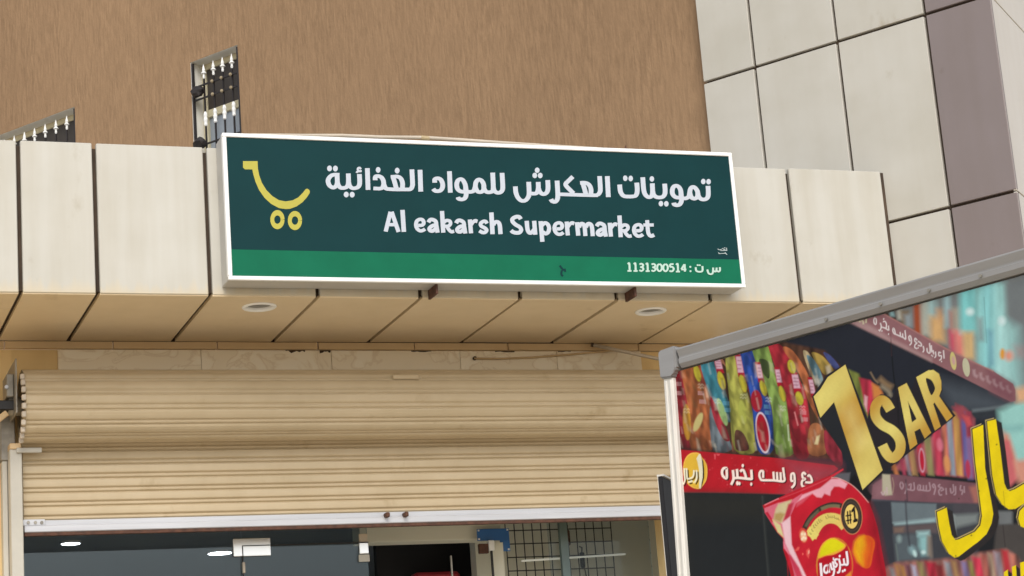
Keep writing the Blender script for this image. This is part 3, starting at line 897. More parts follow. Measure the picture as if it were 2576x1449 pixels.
h_part('bottom_rail', add_box(box((SX[0], 11.076, 3.214), (SX[1], 11.110, 3.250), 0.004), (SX[0], 11.086, 3.250), (SX[1], 11.104, 3.276)), MAT['alu'])
h_part('rubber_seal', box((SX[0], 11.080, 3.195), (SX[1], 11.106, 3.2135), 0.002), MAT['rust'])
h_part('guide_rail', add_box(box((1.358, 11.035, 0.1), (1.420, 11.17, 3.645), 0.004), (1.329, 11.13, 0.1), (1.356, 11.2, 3.60), 0.003), MAT['guide'])
h_part('guide_rail', box((5.135, 11.035, 0.1), (5.19, 11.17, 3.645), 0.004), MAT['guide'])
h_part('guide_cap', box((1.358, 11.027, 3.643), (1.416, 11.17, 3.674), 0.003), MAT['trim'])
h_part('stop_bar', box((1.391, 11.018, 3.622), (1.520, 11.034, 3.648), 0.003), MAT['guide'])
# curtain end clips along the left edge of the coil
for k in range(10):
    a = math.radians(48+k*13)
    y = RC[0]-(RR+0.006)*math.sin(a); z = RC[1]+(RR+0.006)*math.cos(a)
    h_part('end_clip', box((1.395, y-0.014, z-0.017), (1.418, y+0.010, z+0.013), 0.004), MAT['conduit'])
h_part('end_plate', box((1.372, 10.86, 3.80), (1.380, 11.21, 4.085), 0.002), MAT['steel'])
h_part('gear_box', box((1.335, 10.93, 3.90), (1.372, 11.10, 4.02), 0.004), MAT['steel'])
p = on_Y((80/3.295)*PXK, (1360+300/3.295)*PXK, 10.92)
h_part('bolt', tube([(float(p[0]), 10.915, float(p[2])), (float(p[0]), 10.935, float(p[2]))], 0.010, 8), MAT['alu'])
h_part('mounting_arm', box((1.20, 10.95, 3.835), (1.385, 11.05, 3.885), 0.004), MAT['dark'])
h_part('back_plate', box((1.322, 11.12, 3.60), (1.398, 11.21, 3.92), 0.004), MAT['steel'])
h_part('strut', tube([(1.24, 10.94, 3.74), (1.335, 10.94, 3.815)], 0.017, 6), MAT['trim'])
h_part('wire', tube([(1.305, 10.95, 3.82), (1.285, 11.0, 3.74), (1.275, 11.05, 3.64), (1.30, 11.1, 3.58)], 0.005, 6), MAT['dark'])
# lock plate, lock rings and the slat lock on the coil
p0_, p1_ = on_Y(56, 1309, 11.083), on_Y(113, 1322, 11.083)
h_part('lock_plate', box((float(p0_[0]), 11.076, float(p1_[2])), (float(p1_[0]), 11.087, float(p0_[2])+0.003), 0.002), MAT['alu'])
for k in (71, 89, 105):
    p = on_Y(k, 1314.5, 11.075)
    h_part('rivet', tube([(float(p[0]), 11.070, float(p[2])), (float(p[0]), 11.077, float(p[2]))], 0.0085, 10), MAT['steel'])
for x, y in ((972, 1296), (1019, 1294.5)):
    p = on_Y(x, y, 11.065)
    bm = box((float(p[0])-0.010, 11.033, float(p[2])-0.014), (float(p[0])+0.012, 11.088, float(p[2])+0.012), 0.004)
    h_part('lock_lug', bm, MAT['rust'])
p = on_Y(1022, 948, 10.84)
h_part('slat_lock', add_box(box((float(p[0])-0.075, 10.845, float(p[2])-0.012), (float(p[0])+0.075, 10.872, float(p[2])+0.014), 0.004), (float(p[0])+0.075, 10.85, float(p[2])-0.006), (float(p[0])+0.095, 10.868, float(p[2])+0.006), 0.003), MAT['shutter'])

# loose cable and a stub of conduit on the marble
pts = [on_Y(x, y, YB-0.03) for x, y in ((1193, 902), (1260, 902), (1340, 899), (1420, 893), (1500, 886), (1560, 880))]
o = part('cable', tube([tuple(map(float, q)) for q in pts], 0.0055, 6), MAT['trim'], None, True)
tag(o, 'thin tan cable running out of a hole across the marble strip', 'cable')
q = on_Y(1193, 902, YB-0.0145)
part('hole', tube([(float(q[0]), YB-0.016, float(q[2])), (float(q[0]), YB-0.030, float(q[2]))], 0.011, 10), MAT['joint'], o)
a, b = on_Y(1493, 868, 11.15), on_Y(1700, 912, 10.95)
o = part('conduit', tube([tuple(map(float, a)), tuple(map(float, b))], 0.011, 8), MAT['conduit'], None, True)
tag(o, 'loose pale conduit sloping down from the soffit towards the advert board', 'conduit')
part('end_cap', tube([tuple(map(float, a + (a-b)*0.0)), tuple(map(float, a + (a-b)*0.03))], 0.013, 8), MAT['joint'], o)

# ------------------------------------------------------------------ inside the shop
YG = 11.40
room = empty('shop_interior', (3.3, YG, 0))
tag(room, 'dim shop interior seen under the raised shutter', 'shop interior')
def r_part(name, bm, mat):
    bmesh.ops.translate(bm, verts=bm.verts, vec=(-3.3, -YG, 0))
    return part(name, bm, mat, room)
r_part('floor', box((0.6, YG+0.05, 0.10), (6.2, 23.0, 0.13)), MAT['floor'])
r_part('ceiling', box((0.6, YG+0.02, 3.62), (6.2, 23.0, 3.70)), MAT['ceiling'])
r_part('back_wall', box((0.6, 23.0, 0), (6.2, 23.1, 3.7)), MAT['ceiling'])
r_part('side_wall', box((0.5, YG-0.01, 0), (0.6, 23.1, 3.7)), MAT['ceiling'])
r_part('side_wall', box((6.2, YG+0.25, 0), (6.3, 23.1, 3.7)), MAT['inwall'])
pa = on_Y(1197, 1400, 12.2)
r_part('partition', box((float(pa[0]), 12.2, 0.13), (6.2, 12.3, 3.62)), MAT['inwall'])
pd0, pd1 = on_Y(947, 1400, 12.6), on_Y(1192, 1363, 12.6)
r_part('dark_doorway', box((float(pd0[0]), 12.6, 0.13), (float(pd1[0]), 12.66, float(pd1[2]))), MAT['blackboard'])  # black sheet; the open doorway's darkness is put into its colour
ph0, ph1 = on_Y(905, 1360, 11.75), on_Y(1260, 1325, 11.75)
r_part('door_header', box((float(ph0[0]), 11.75, float(ph0[2])-0.012), (float(ph1[0]), 11.9, float(ph1[2])+0.05), 0.004), MAT['inwall'])

# glass front
front = empty('glass_front', (3.3, YG, 0))
tag(front, 'frameless glass shop front with bright steel patch fittings under the shutter', 'glass front')
def g_part(name, bm, mat):
    bmesh.ops.translate(bm, verts=bm.verts, vec=(-3.3, -YG, 0))
    return part(name, bm, mat, front)
def gx(x, y=1400): return float(on_Y(x, y, YG)[0])
def gz(x, y): return float(on_Y(x, y, YG)[2])
ztr = gz(610, 1374.5)
xd0, xd1 = gx(609), gx(926)
g_part('pane', box((1.40, YG, 0.14), (xd0-0.003, YG+0.010, 3.45)), MAT['glass'])
g_part('pane', box((xd0+0.003, YG, ztr+0.003), (xd1, YG+0.010, 3.45)), MAT['glass'])
g_part('door_leaf', box((xd0+0.003, YG, 0.14), (xd1-0.003, YG+0.010, ztr-0.003)), MAT['glass'])
g_part('pane', box((gx(1400)-0.003, YG+0.1, 0.14), (5.13, YG+0.110, 3.45)), MAT['lowglass'])
g_part('glass_fin', box((gx(1423), YG+0.06, 0.14), (gx(1442), YG+0.09, 3.45)), MAT['teal'])
g_part('door_edge', add_box(box((xd0-0.0025, YG-0.0235, 0.14), (xd0+0.0025, YG+0.012, ztr-0.0025)), (xd0-0.0025, YG-0.0235, ztr-0.0025), (xd1, YG+0.012, ztr+0.0025)), MAT['dark'])
g_part('patch_fitting', box((gx(586), YG-0.020, gz(586, 1401)), (gx(680), YG-0.004, gz(586, 1357)), 0.002), MAT['chrome'])
g_part('patch_fitting', box((gx(903), YG-0.020, gz(903, 1394)), (gx(926), YG-0.004, gz(903, 1367)), 0.002), MAT['chrome'])
g_part('patch_fitting', box((gx(904), YG-0.016, gz(904, 1366)), (gx(925), YG-0.004, gz(904, 1344)), 0.002), MAT['conduit'])
g_part('patch_fitting', box((gx(901), YG-0.016, gz(903, 1414)), (gx(928), YG-0.004, gz(903, 1396)), 0.002), MAT['guide'])
g_part('handle', box((gx(607), YG-0.03, gz(608, 1443)), (gx(613), YG-0.006, gz(608, 1416)), 0.002), MAT['conduit'])

g_part('handle', box((gx(1136), YG+0.02, 2.4), (gx(1140), YG+0.034, gz(1138, 1396)), 0.002), MAT['steel'])
# ceiling lamps, rack and small stock
def ceil_lamp(x, y, rad, label):
    p = on_plane(x, y, (0, 0, 3.60), (0, 0, 1))
    t = empty('ceiling_lamp', (float(p[0]), float(p[1]), 3.60))
    tag(t, label, 'ceiling lamp', 'lit round lamps in the shop ceiling')
    bm = bmesh.new(); bmesh.ops.create_circle(bm, cap_ends=True, segments=20, radius=rad)
    part('diffuser', bm, MAT['lamp'], t)
    bm = bmesh.new(); add_tube(bm, [(0, 0, 0.002), (0, 0, 0.018)], rad*1.12, 20)
    part('rim', bm, MAT['white'], t)
ceil_lamp(178, 1369, 0.062, 'lit round ceiling lamp behind the glass at the left end of the shop front')
ceil_lamp(553, 1393, 0.085, 'lit round ceiling lamp beside the large steel patch fitting')

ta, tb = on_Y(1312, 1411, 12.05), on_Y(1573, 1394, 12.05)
o = part('tube_reflection', tube([tuple(map(float, ta)), tuple(map(float, tb))], 0.0065, 8), emit('reflection_glow', (0.55, 0.54, 0.46), 0.32))  # added glowing rod, stands in for a tube's reflection in the glass
tag(o, 'slim pale glowing rod added as a reflection line in front of the wire grid', 'reflection line')
rack = empty('wire_grid', (float(on_Y(1272, 1400, 12.1)[0]), 12.1, 0))
tag(rack, 'black wire display grid against the inner wall right of the doorway', 'wire grid')
rx0, rx1 = float(on_Y(1276, 1400, 12.1)[0]), float(on_Y(1541, 1380, 12.1)[0])
rzt = 3.48
nx, nz = 12, 16
pitch = (rx1-rx0)/nx
mev = mesh_of('wire', tube([(0, 0, 0), (0, 0, rzt-1.6)], 0.0036, 5), MAT['dark'])
meh = mesh_of('wire', tube([(0, 0, 0), (rx1-rx0, 0, 0)], 0.0036, 5), MAT['dark'])
for k in range(nx+1):
    put('wire', mev, rack, (rx0+k*pitch-rack.location.x, 0, 1.6))
for k in range(nz):
    put('wire', meh, rack, (rx0-rack.location.x, -0.007, rzt-0.02-k*0.082))
for k, (x, y, lab) in enumerate(((1428, 1352, 'small dark red clip hanging high on the wire grid'), (1465, 1408, 'dark clip hanging lower on the wire grid with a dangling cord'))):
    p = on_Y(x, y, 12.06)
    t = empty('hanging_clip', tuple(map(float, p)))
    tag(t, lab, 'clip')
    part('body', box((-0.014, -0.012, -0.05), (0.014, 0.012, 0.045), 0.006), MAT['rust' if k == 0 else 'dark'], t)
    part('hook', tube([(0, 0, 0.04), (0.004, 0.0, 0.075), (0.0, 0.03, 0.085)], 0.004, 6), MAT['dark'], t)
    if k: part('cord', tube([(0.01, 0, -0.05), (0.02, 0.002, -0.12), (0.012, 0, -0.22)], 0.004, 6), MAT['dark'], t)
p = on_Y(1241, 1349, 11.70)
t = empty('blue_card', tuple(map(float, p)))
tag(t, 'blue sign card with white corner pins beside the doorway head', 'sign card')
part('card', add_box(box((-0.10, 0, -0.025), (0.10, 0.006, 0.045), 0.002), (0.04, 0.0005, -0.09), (0.10, 0.0065, -0.025)), MAT['blue'], t)
for x, z in ((-0.09, 0.036), (0.09, 0.036), (0.09, -0.08), (-0.09, -0.015)):
    part('pin', box((x-0.005, -0.003, z-0.005), (x+0.005, 0.0, z+0.005)), MAT['white'], t)
p = on_Y(1230, 1372, 11.66)
t = empty('door_closer', tuple(map(float, p)))
tag(t, 'white and dark door closer bracket below the blue card', 'door closer')
part('body', box((0.0, 0, -0.03), (0.035, 0.03, 0.03), 0.003), MAT['white'], t)
part('arm', box((-0.06, 0.002, -0.045), (-0.002, 0.03, 0.012), 0.003), MAT['rust'], t)
part('rod', box((0.012, 0.01, -1.2), (0.024, 0.02, -0.03)), MAT['dark'], t)
part('jamb', box((0.03, 0.035, -1.2), (0.10, 0.06, 0.02)), MAT['inwall'], t)
p = on_Y(1095, 1440, 12.5)
o = part('red_packet', box((float(p[0])-0.16, 12.42, float(p[2])-0.25), (float(p[0])+0.14, 12.56, float(p[2])-0.005), 0.02), MAT['red'])
tag(o, 'red packet on display in the dark doorway', 'packet')

PRINT_GAIN = 0.86
PRINT_SAT = 1.04
# ------------------------------------------------------------------ advert board
PA = np.array([2.2165, 4.7210, 2.6488])            # upper left corner of the printed sheet
UA = np.array([0.3795, -0.9252, 0.0]); UA /= np.linalg.norm(UA)
VA = np.array([0.0315, 0.0129, 0.9994]); VA /= np.linalg.norm(VA)
NA = np.cross(UA, VA)                              # towards the street
board = empty('advert_board', tuple(PA))
mw = Matrix.Identity(4)
for i in range(3):
    mw[i][0], mw[i][1], mw[i][2], mw[i][3] = UA[i], -NA[i], VA[i], PA[i]
board.matrix_world = mw
tag(board, 'large advert board with grey frame, crisps shelves and gold price lettering, front right', 'advert board')
PW, PH = 1.62, 2.02                                # size of the printed sheet
def b_part(name, bm, mat, smooth=False):
    return part(name, bm, mat, board, smooth)
def rail_prof(length, h, mat, name):
    """extruded aluminium rail along local x: (z, y) section with a groove"""
    prof = [(0.000, -0.006), (0.012, -0.016), (0.026, -0.017), (0.028, -0.014), (0.031, -0.014), (0.033, -0.0145), (h-0.007, -0.0225), (h-0.003, -0.021), (h, -0.014), (h, 0.028), (0.0, 0.028)]
    prof = [(0.004+z*0.85, y*0.85) for z, y in prof]
    bm = bmesh.new()
    a = [bm.verts.new((0.028, y, z)) for z, y in prof]; b = [bm.verts.new((length, y, z)) for z, y in prof]
    n = len(a)
    for i in range(n): bm.faces.new((a[i], b[i], b[(i+1) % n], a[(i+1) % n]))
    bm.faces.new(a[::-1]); bm.faces.new(b)
    return b_part(name, bm, mat)
rail_prof(PW, 0.060, MAT['frame_al'], 'top_rail')
b_part('side_post', add_box(add_box(box((-0.032, -0.012, -2.48), (0.001, 0.028, -0.012), 0.003), (-0.026, -0.016, -2.47), (-0.017, -0.010, -0.02), 0.002), (-0.009, -0.0155, -2.47), (-0.002, -0.010, -0.02), 0.002), MAT['frame_post'])
b_part('side_post', box((PW-0.001, -0.012, -2.48), (PW+0.032, 0.028, -0.012), 0.003), MAT['frame_post'])
b_part('bottom_rail', box((0.0, -0.012, -PH-0.06), (PW, 0.028, -PH), 0.004), MAT['frame_al'])
for s in (0, 1):
    x0 = -0.037 if s == 0 else PW-0.03
    bm = bmesh.new()
    pl = [(0.0, 0.063), (0.058, 0.066), (0.062, 0.060), (0.062, 0.004), (0.047, -0.004), (0.043, -0.018), (0.0, -0.012), (-0.002, 0.050)]
    if s: pl = [(0.062-x, z) for x, z in pl][::-1]
    f_ = [bm.verts.new((x0+x*0.94, -0.019, z*0.95)) for x, z in pl]; k_ = [bm.verts.new((x0+x*0.94, 0.030, z*0.95)) for x, z in pl]
    bm.faces.new(f_[::-1]); bm.faces.new(k_)
    for i in range(len(pl)): bm.faces.new((f_[i], f_[(i+1) % len(pl)], k_[(i+1) % len(pl)], k_[i]))
    bmesh.ops.bevel(bm, geom=list(bm.edges), offset=0.004, segments=2, affect='EDGES')
    b_part('corner_cap', bm, MAT['frame_al'])
for x, y in ((1120, 970), (1530, 860), (1895, 755), (2283, 640)):
    p = on_plane(1717.3+x/3, 483+y/3, PA, NA) - PA
    u_ = float(p @ UA)
    b_part('screw', tube([(u_, -0.0165, 0.019), (u_, -0.0205, 0.019)], 0.0042, 8), MAT['steel'])
b_part('back_sheet', box((0.0, 0.004, -PH), (PW, 0.020, 0.0)), MAT['blackboard'])
for x in (0.05, PW-0.11):
    b_part('foot', box((x, -0.25, -2.527), (x+0.06, 0.35, -2.478), 0.006), MAT['frame_al'])
# black leaf folded out behind the board
pl_ = on_plane(1692, 1211, PA-NA*0.12, NA)
e_ = np.array([math.sin(math.radians(38)), math.cos(math.radians(38)), 0.0])
en = np.array([e_[1], -e_[0], 0.0])
pl_l = on_plane(1666, 1196, pl_, en)
t0 = float((pl_l-pl_) @ e_)
leaf = part('side_leaf', box((t0, 0.0, 0.123-float(pl_[2])), (t0+0.75, 0.012, 0.0), 0.002), MAT['blackboard'], board)
lm = Matrix.Identity(4)
for i in range(3):
    lm[i][0], lm[i][1], lm[i][2], lm[i][3] = e_[i], -en[i], (0, 0, 1)[i], pl_[i]
leaf.matrix_parent_inverse = mw.inverted(); leaf.matrix_basis = lm
trim_ = part('edge_trim', add_box(box((t0-0.003, 0.0112, 0.125-float(pl_[2])), (t0-0.0005, 0.0124, 0.0)), (t0-0.001, -0.004, 0.0005), (t0+0.75, 0.014, 0.005)), MAT['frame_post'], leaf)

# ---- the printed sheet: flat print, one colour per point of a fine mesh
us = np.concatenate([np.arange(0, 1.085, 0.00155), np.linspace(1.10, PW, 40)])
vs2 = np.concatenate([np.arange(0.0, 0.675, 0.00150), np.linspace(0.69, PH, 60)])
UU, VV = np.meshgrid(us, -vs2)
W3 = PA[None, None, :] + UU[..., None]*UA + VV[..., None]*VA - EYE
cz_ = W3 @ fw
X = ((CX + FOC*(W3 @ ax_r)/cz_)/PXK).ravel()       # position on the survey print, 3840 wide
Y = ((CY + FOC*(W3 @ ax_d)/cz_)/PXK).ravel()
ART = np.tile(np.array(lin((30, 32, 35))), (X.size, 1))

def waves(seed, fx, fy, n=7):
    r = np.random.default_rng(seed)
    s = np.zeros(X.size)
    for k in range(n):
        a = r.uniform(-1, 1, 2); ph = r.uniform(0, 6.28); q = r.uniform(0.5, 2.2)
        s += np.sin((X*fx*a[0]*q + Y*fy*a[1]*q)*6.28 + ph)
    return s/math.sqrt(n*0.5)/1.6

STREAK = waves(3, 1/38, 1/260, 12)
BLOT = waves(4, 1/90, 1/90, 10)
FINE = waves(5, 1/16, 1/22, 14)
FOLD = waves(6, 1/46, 1/80, 10)
FOLD = np.sign(FOLD)*np.abs(FOLD)**0.6

def cover(poly, soft):
    poly = np.asarray(poly, float)
    x0, y0 = poly.min(0)-soft*1.5; x1, y1 = poly.max(0)+soft*1.5
    idx = np.nonzero((X >= x0) & (X <= x1) & (Y >= y0) & (Y <= y1))[0]
    if idx.size == 0: return idx, None
    px, py = X[idx], Y[idx]
    d2 = np.full(idx.size, 1e12); inside = np.zeros(idx.size, bool)
    n = len(poly)
    for i in range(n):
        ax_, ay_ = poly[i]; bx_, by_ = poly[(i+1) % n]
        ex, ey = bx_-ax_, by_-ay_
        L2 = ex*ex+ey*ey+1e-9
        t = np.clip(((px-ax_)*ex+(py-ay_)*ey)/L2, 0, 1)
        qx, qy = px-(ax_+t*ex), py-(ay_+t*ey)
        d2 = np.minimum(d2, qx*qx+qy*qy)
        cr = ((ay_ > py) != (by_ > py))
        if cr.any() and abs(ey) > 1e-9:
            inside ^= cr & (px < ex*(py-ay_)/ey+ax_)
    sd = np.sqrt(d2); sd[inside] *= -1
    return idx, np.clip(0.5-sd/soft, 0, 1)

def paint(idx, c, cov, alpha=1.0, tex=0.0, tx=None):
    if idx.size == 0: return
    base = np.array(lin(c) if not callable(c) else (0, 0, 0))
    colv = np.tile(base, (idx.size, 1)) if not callable(c) else c(X[idx], Y[idx])
    if tex:
        f = 1+tex*(tx if tx is not None else STREAK)[idx]
        colv = colv*np.clip(f, 0.15, 2.5)[:, None]
    a = (cov*alpha)[:, None]
    ART[idx] = ART[idx]*(1-a)+colv*a

def mapz(z, pts): return [(z[0]+x/z[2], z[1]+y/z[2]) for x, y in pts]
def poly(z, pts, c, soft=2.2, alpha=1.0, curve=False, tex=0.0, tx=None):
    q = mapz(z, pts)
    if curve: q = smooth_pts(q, 6, True)
    i, cv = cover(q, soft); paint(i, c, cv, alpha, tex, tx)
def ell(z, cx_, cy_, rx, ry, c, rot=0, soft=2.2, alpha=1.0, tex=0.0):
    t = np.linspace(0, 2*math.pi, 28, endpoint=False); r = math.radians(rot)
    pts = [(cx_+rx*math.cos(a)*math.cos(r)-ry*math.sin(a)*math.sin(r), cy_+rx*math.cos(a)*math.sin(r)+ry*math.sin(a)*math.cos(r)) for a in t]
    poly(z, pts, c, soft, alpha, False, tex)
def line(z, pts, w, c, soft=2.2, alpha=1.0, curve=True, wb=None):
    q = np.array(mapz(z, pts))
    q = smooth_pts(q, 5) if (curve and len(q) > 2) else q
    if len(q) == 2: q = np.array([q[0], (q[0]+q[1])/2, q[1]])
    L, R_ = pen_ribbon(q, w/2/z[2], (wb or w)/2/z[2])
    i, cv = cover(np.concatenate([L, R_[::-1]]), soft); paint(i, c, cv, alpha)

zA, zB = (2440, 1240, 3.15), (3140, 1240, 3.15)
zC, zD = (2440, 1640, 2.787), (3140, 1640, 2.787)
zE, zF, zG = (2540, 1690, 8.523), (2760, 1690, 6.779), (2840, 1780, 3.814)
zH, zI, zJ = (3180, 1140, 3.8136), (3000, 1350, 2.898), (3300, 1800, 4.026)

# shelf back wall
poly(zH, [(-900,250),(0,200),(2400,1400),(2300,2400),(-900,2400)], (33,36,45), 40)
poly(zH, [(1250,1080),(1700,1180),(2380,1390),(2330,1480),(2000,1560),(1500,1560)], (70,77,85), 70)
line(zB, [(1560,985),(1750,985),(1950,935),(2060,880)], 60, (45,50,56), 18)
line(zB, [(1600,945),(1800,920),(2040,880)], 26, (105,115,120), 14)
line(zB, [(632,140),(660,480),(700,800),(715,1050)], 14, (18,20,24), 5)

# blurred bottles and jugs on the upper shelf
poly(zH, [(560,130),(900,-200),(2900,-600),(2900,1500),(2400,1400),(2380,1160),(1450,660)], (118,122,122), 20)
for x0_, x1_, y0_, y1_, c, s in ((480,700,60,330,(60,42,34),18),(590,640,70,170,(150,190,195),12),(690,760,60,220,(170,170,160),12),(760,860,100,300,(120,95,60),16),(800,900,150,330,(140,150,155),14),
        (930,1045,-60,440,(158,72,34),12),(1040,1170,-100,450,(186,186,172),20),(1120,1250,-160,200,(150,180,180),25),(1170,1370,180,540,(205,165,112),25),(1270,1350,80,260,(190,150,110),25),(1370,1450,-150,330,(158,190,195),20),
        (1440,1520,100,600,(165,110,100),18),(1450,1530,380,680,(196,74,104),18),(1490,1590,60,400,(165,160,145),20),(1520,1650,380,740,(226,132,124),20),(1590,1860,-250,420,(124,196,196),22),(1640,1800,400,790,(204,172,122),20),
        (1820,2010,-250,860,(138,190,188),25),(1900,2150,-300,960,(140,202,204),25),(1850,1920,200,520,(128,140,140),20),(2010,2090,380,880,(104,150,170),22),(2080,2260,-300,1040,(158,208,206),25),(2150,2330,300,1100,(172,214,212),30)):
    poly(zH, [(x0_,y0_),(x1_,y0_),(x1_+20,y1_),(x0_+20,y1_)], c, s*1.3, 0.92, tex=0.10)
poly(zH, [(2250,-300),(2900,-500),(2900,1200),(2420,1250),(2330,600)], (112,118,120), 30)
poly(zH, [(2260,250),(2420,350),(2480,1200),(2380,1300),(2250,950)], (152,200,198), 60, 0.9)
ell(zH, 1745, 110, 55, 50, (205,228,228), soft=18); ell(zH, 2200, 240, 50, 60, (205,228,228), soft=18)
ell(zH, 2210, 715, 38, 75, (214,154,64), soft=12); ell(zH, 2300, 740, 60, 70, (214,150,130), soft=22)
line(zH, [(1945,-100),(1965,250),(1985,560)], 10, (90,130,135), 4, 0.6)
poly(zH, [(2380,600),(2520,620),(2520,760),(2400,760)], (170,120,120), 40, 0.5)
# right side below the shelf end
poly(zB, [(1900,950),(2080,860),(2300,800),(2300,1700),(1980,1700)], (150,200,194), 30)
poly(zB, [(2090,690),(2300,640),(2300,840),(2120,840)], (214,170,132), 30)
poly(zB, [(1955,1180),(2020,1230),(2100,1480),(2160,1700),(1980,1700)], (206,128,104), 26)
poly(zD, [(1740,20),(1800,40),(1890,430),(1780,540),(1730,300)], (196,104,108), 16)
poly(zD, [(1850,250),(2150,200),(2150,520),(1890,470)], (206,146,128), 26)
poly(zB, [(1940,1130),(2200,1110),(2200,1180),(1960,1200)], (120,170,170), 24, 0.6)
# upper mauve shelf edge with lettering
poly(zH, [(-40,232),(360,110),(480,120),(1450,658),(2080,960),(2360,1140),(2395,1230),(2395,1385),(2330,1400),(2080,1275),(1200,832),(610,545)], (138,98,102), 3, tex=0.03, tx=BLOT)
poly(zH, [(-40,232),(120,190),(640,500),(1200,780),(1200,832),(610,545)], (166,138,138), 14, 0.8)
poly(zH, [(2000,930),(2360,1140),(2395,1385),(2330,1400),(2050,1255)], (120,76,86), 30, 0.8)
line(zH, [(480,122),(1450,662),(2080,962)], 14, (176,128,120), 6, 0.8)
line(zH, [(610,400),(625,745)], 8, (90,60,66), 4, 0.6, False)
LT = (214,206,206)
def ar(z, strokes, w, c, sh=None, dots=(), alpha=1.0, soft=2.0):
    if sh:
        for s in strokes: line(z, [(x+sh[0], y+sh[1]) for x, y in s], w*1.15, sh[2], soft*1.6, alpha)
        for x, y, r in dots: ell(z, x+sh[0], y+sh[1], r, r*1.5, sh[2], soft=soft*1.6, alpha=alpha)
    for s in strokes: line(z, s, w, c, soft, alpha)
    for x, y, r in dots: ell(z, x, y, r, r*1.5, c, soft=soft, alpha=alpha)
ar(zH, [[(385,195),(370,225),(375,275),(400,290),(405,230),(390,200)],[(462,270),(475,320),(462,370),(435,375)],[(475,330),(530,345),(575,375)],[(500,255),(530,250),(550,290),(545,345)],[(578,310),(585,380)],
    [(650,340),(640,370),(650,410),(675,430),(665,370),(650,340)],[(675,430),(790,480),(825,500),(815,375)],[(745,400),(750,455)],[(780,420),(785,475)],
    [(905,530),(880,520),(870,470),(890,455),(905,500),(905,560),(880,590)],[(990,520),(960,490),(955,530),(985,560),(960,580),(955,620),(990,640)],[(1000,530),(1040,560),(1050,600),(1000,590)],
    [(1075,600),(1085,660),(1070,690)],[(1130,630),(1135,680),(1165,705),(1175,660),(1165,560)],[(1190,590),(1200,690)],[(1215,660),(1225,720)],[(1250,680),(1255,745),(1235,770)],
    [(1330,700),(1300,690),(1300,740),(1335,740),(1330,790),(1305,805)],[(1365,660),(1375,780)]], 17, LT, dots=[(510,215,9),(485,385,8),(580,430,8),(455,385,7),(1002,628,8),(1338,822,8),(1195,735,7),(1212,745,7)])
ell(zH, 1505, 815, 42, 130, (196,186,122), -8); ell(zH, 1510, 810, 24, 60, (190,150,150), -8, 10)
ell(zH, 1690, 905, 50, 135, (190,188,160), -8)
for k in range(6): line(zH, [(1800+k*95, 940+k*45),(1810+k*95, 1010+k*42),(1850+k*95, 1040+k*45)], 34, (186,160,164), 10, 0.7-0.08*k)
ar(zH, [[(110,240),(180,225),(215,250),(220,290)],[(260,190),(258,270)],[(150,215),(175,260)]], 22, (196,190,160), soft=4)

# packets hanging in the front row
def packet(pts, c, z=zA, hi=0.34, soft=2.4, dark=0.55):
    q = mapz(z, pts); q = smooth_pts(q, 4, True)
    i, cv = cover(q, soft)
    if i.size == 0: return
    ys = np.array([p[1] for p in q]); y0, y1 = ys.min(), ys.max()
    paint(i, c, cv, 1.0, 0.20)
    # print of a bag photographed on a shelf: folds and a foot lost in the shelf gap
    fold = np.clip(FOLD[i]*0.9+STREAK[i]*0.5, -1, 1.2)
    ART[i] = ART[i]*(1+cv*np.clip(fold, -0.8, 1)*hi)[:, None]
    f = np.clip((Y[i]-(y0+0.72*(y1-y0)))/(0.28*(y1-y0)), 0, 1)
    ART[i] *= (1-cv*f*dark)[:, None]
    g_ = (ART[i] @ np.array([0.25, 0.65, 0.10]))[:, None]
    ART[i] = ART[i]*(1-0.30*cv[:, None]) + g_*(0.12*cv[:, None])
poly(zA, [(280,460),(1500,120),(2050,230),(2250,420),(2250,1520),(340,1449)], (72,48,36), 10, tex=0.4)
packet([(285,470),(380,440),(430,800),(470,1400),(350,1400),(310,900)], (152,26,42))
packet([(360,440),(480,410),(640,640),(725,1000),(730,1400),(480,1400),(440,900)], (170,92,42))
packet([(490,410),(580,390),(690,700),(600,620),(520,520)], (150,62,40))
packet([(590,385),(740,345),(870,680),(945,940),(940,1080),(820,1000),(700,760)], (48,128,146))
packet([(700,900),(830,1050),(930,1300),(950,1410),(740,1410)], (104,116,124))
packet([(700,780),(760,860),(900,1180),(930,1300),(850,1270),(740,1020)], (160,32,50))
packet([(740,345),(840,320),(930,560),(960,900),(960,1400),(1010,1400),(960,800),(900,440)], (160,100,70))
packet([(885,310),(990,270),(1080,560),(1190,900),(1255,1400),(990,1400),(930,800)], (166,166,58))
packet([(1000,1180),(1100,1220),(1160,1400),(1010,1400)], (96,60,44))
packet([(985,275),(1060,270),(1130,460),(1160,720),(1090,560)], (150,40,46))
packet([(1050,285),(1190,215),(1290,600),(1420,900),(1450,1400),(1260,1400),(1190,820),(1110,520)], (34,78,172))
packet([(1200,200),(1380,175),(1450,420),(1600,820),(1690,1200),(1690,1449),(1480,1449),(1430,900),(1300,520)], (120,150,62))
packet([(1280,340),(1390,370),(1400,560),(1330,500)], (70,86,40))
packet([(1390,160),(1560,190),(1700,480),(1850,820),(1880,1449),(1690,1449),(1600,820),(1470,420)], (172,28,46))
packet([(1480,1100),(1600,1180),(1660,1449),(1490,1449)], (110,140,50))
packet([(1560,210),(1680,240),(1860,520),(1900,760),(1980,1040),(1860,820),(1760,520)], (176,96,48))
packet([(1870,1160),(1960,1090),(2060,1200),(2070,1449),(1870,1449)], (172,104,58), hi=0.15)
packet([(2050,1180),(2140,1260),(2250,1420),(2250,1600),(2080,1449)], (150,36,54))
packet([(1800,240),(1880,280),(2010,520),(2020,640),(1940,600),(1850,420)], (168,150,110))
packet([(1840,290),(1960,380),(2040,600),(1980,660),(1930,540)], (92,128,140))
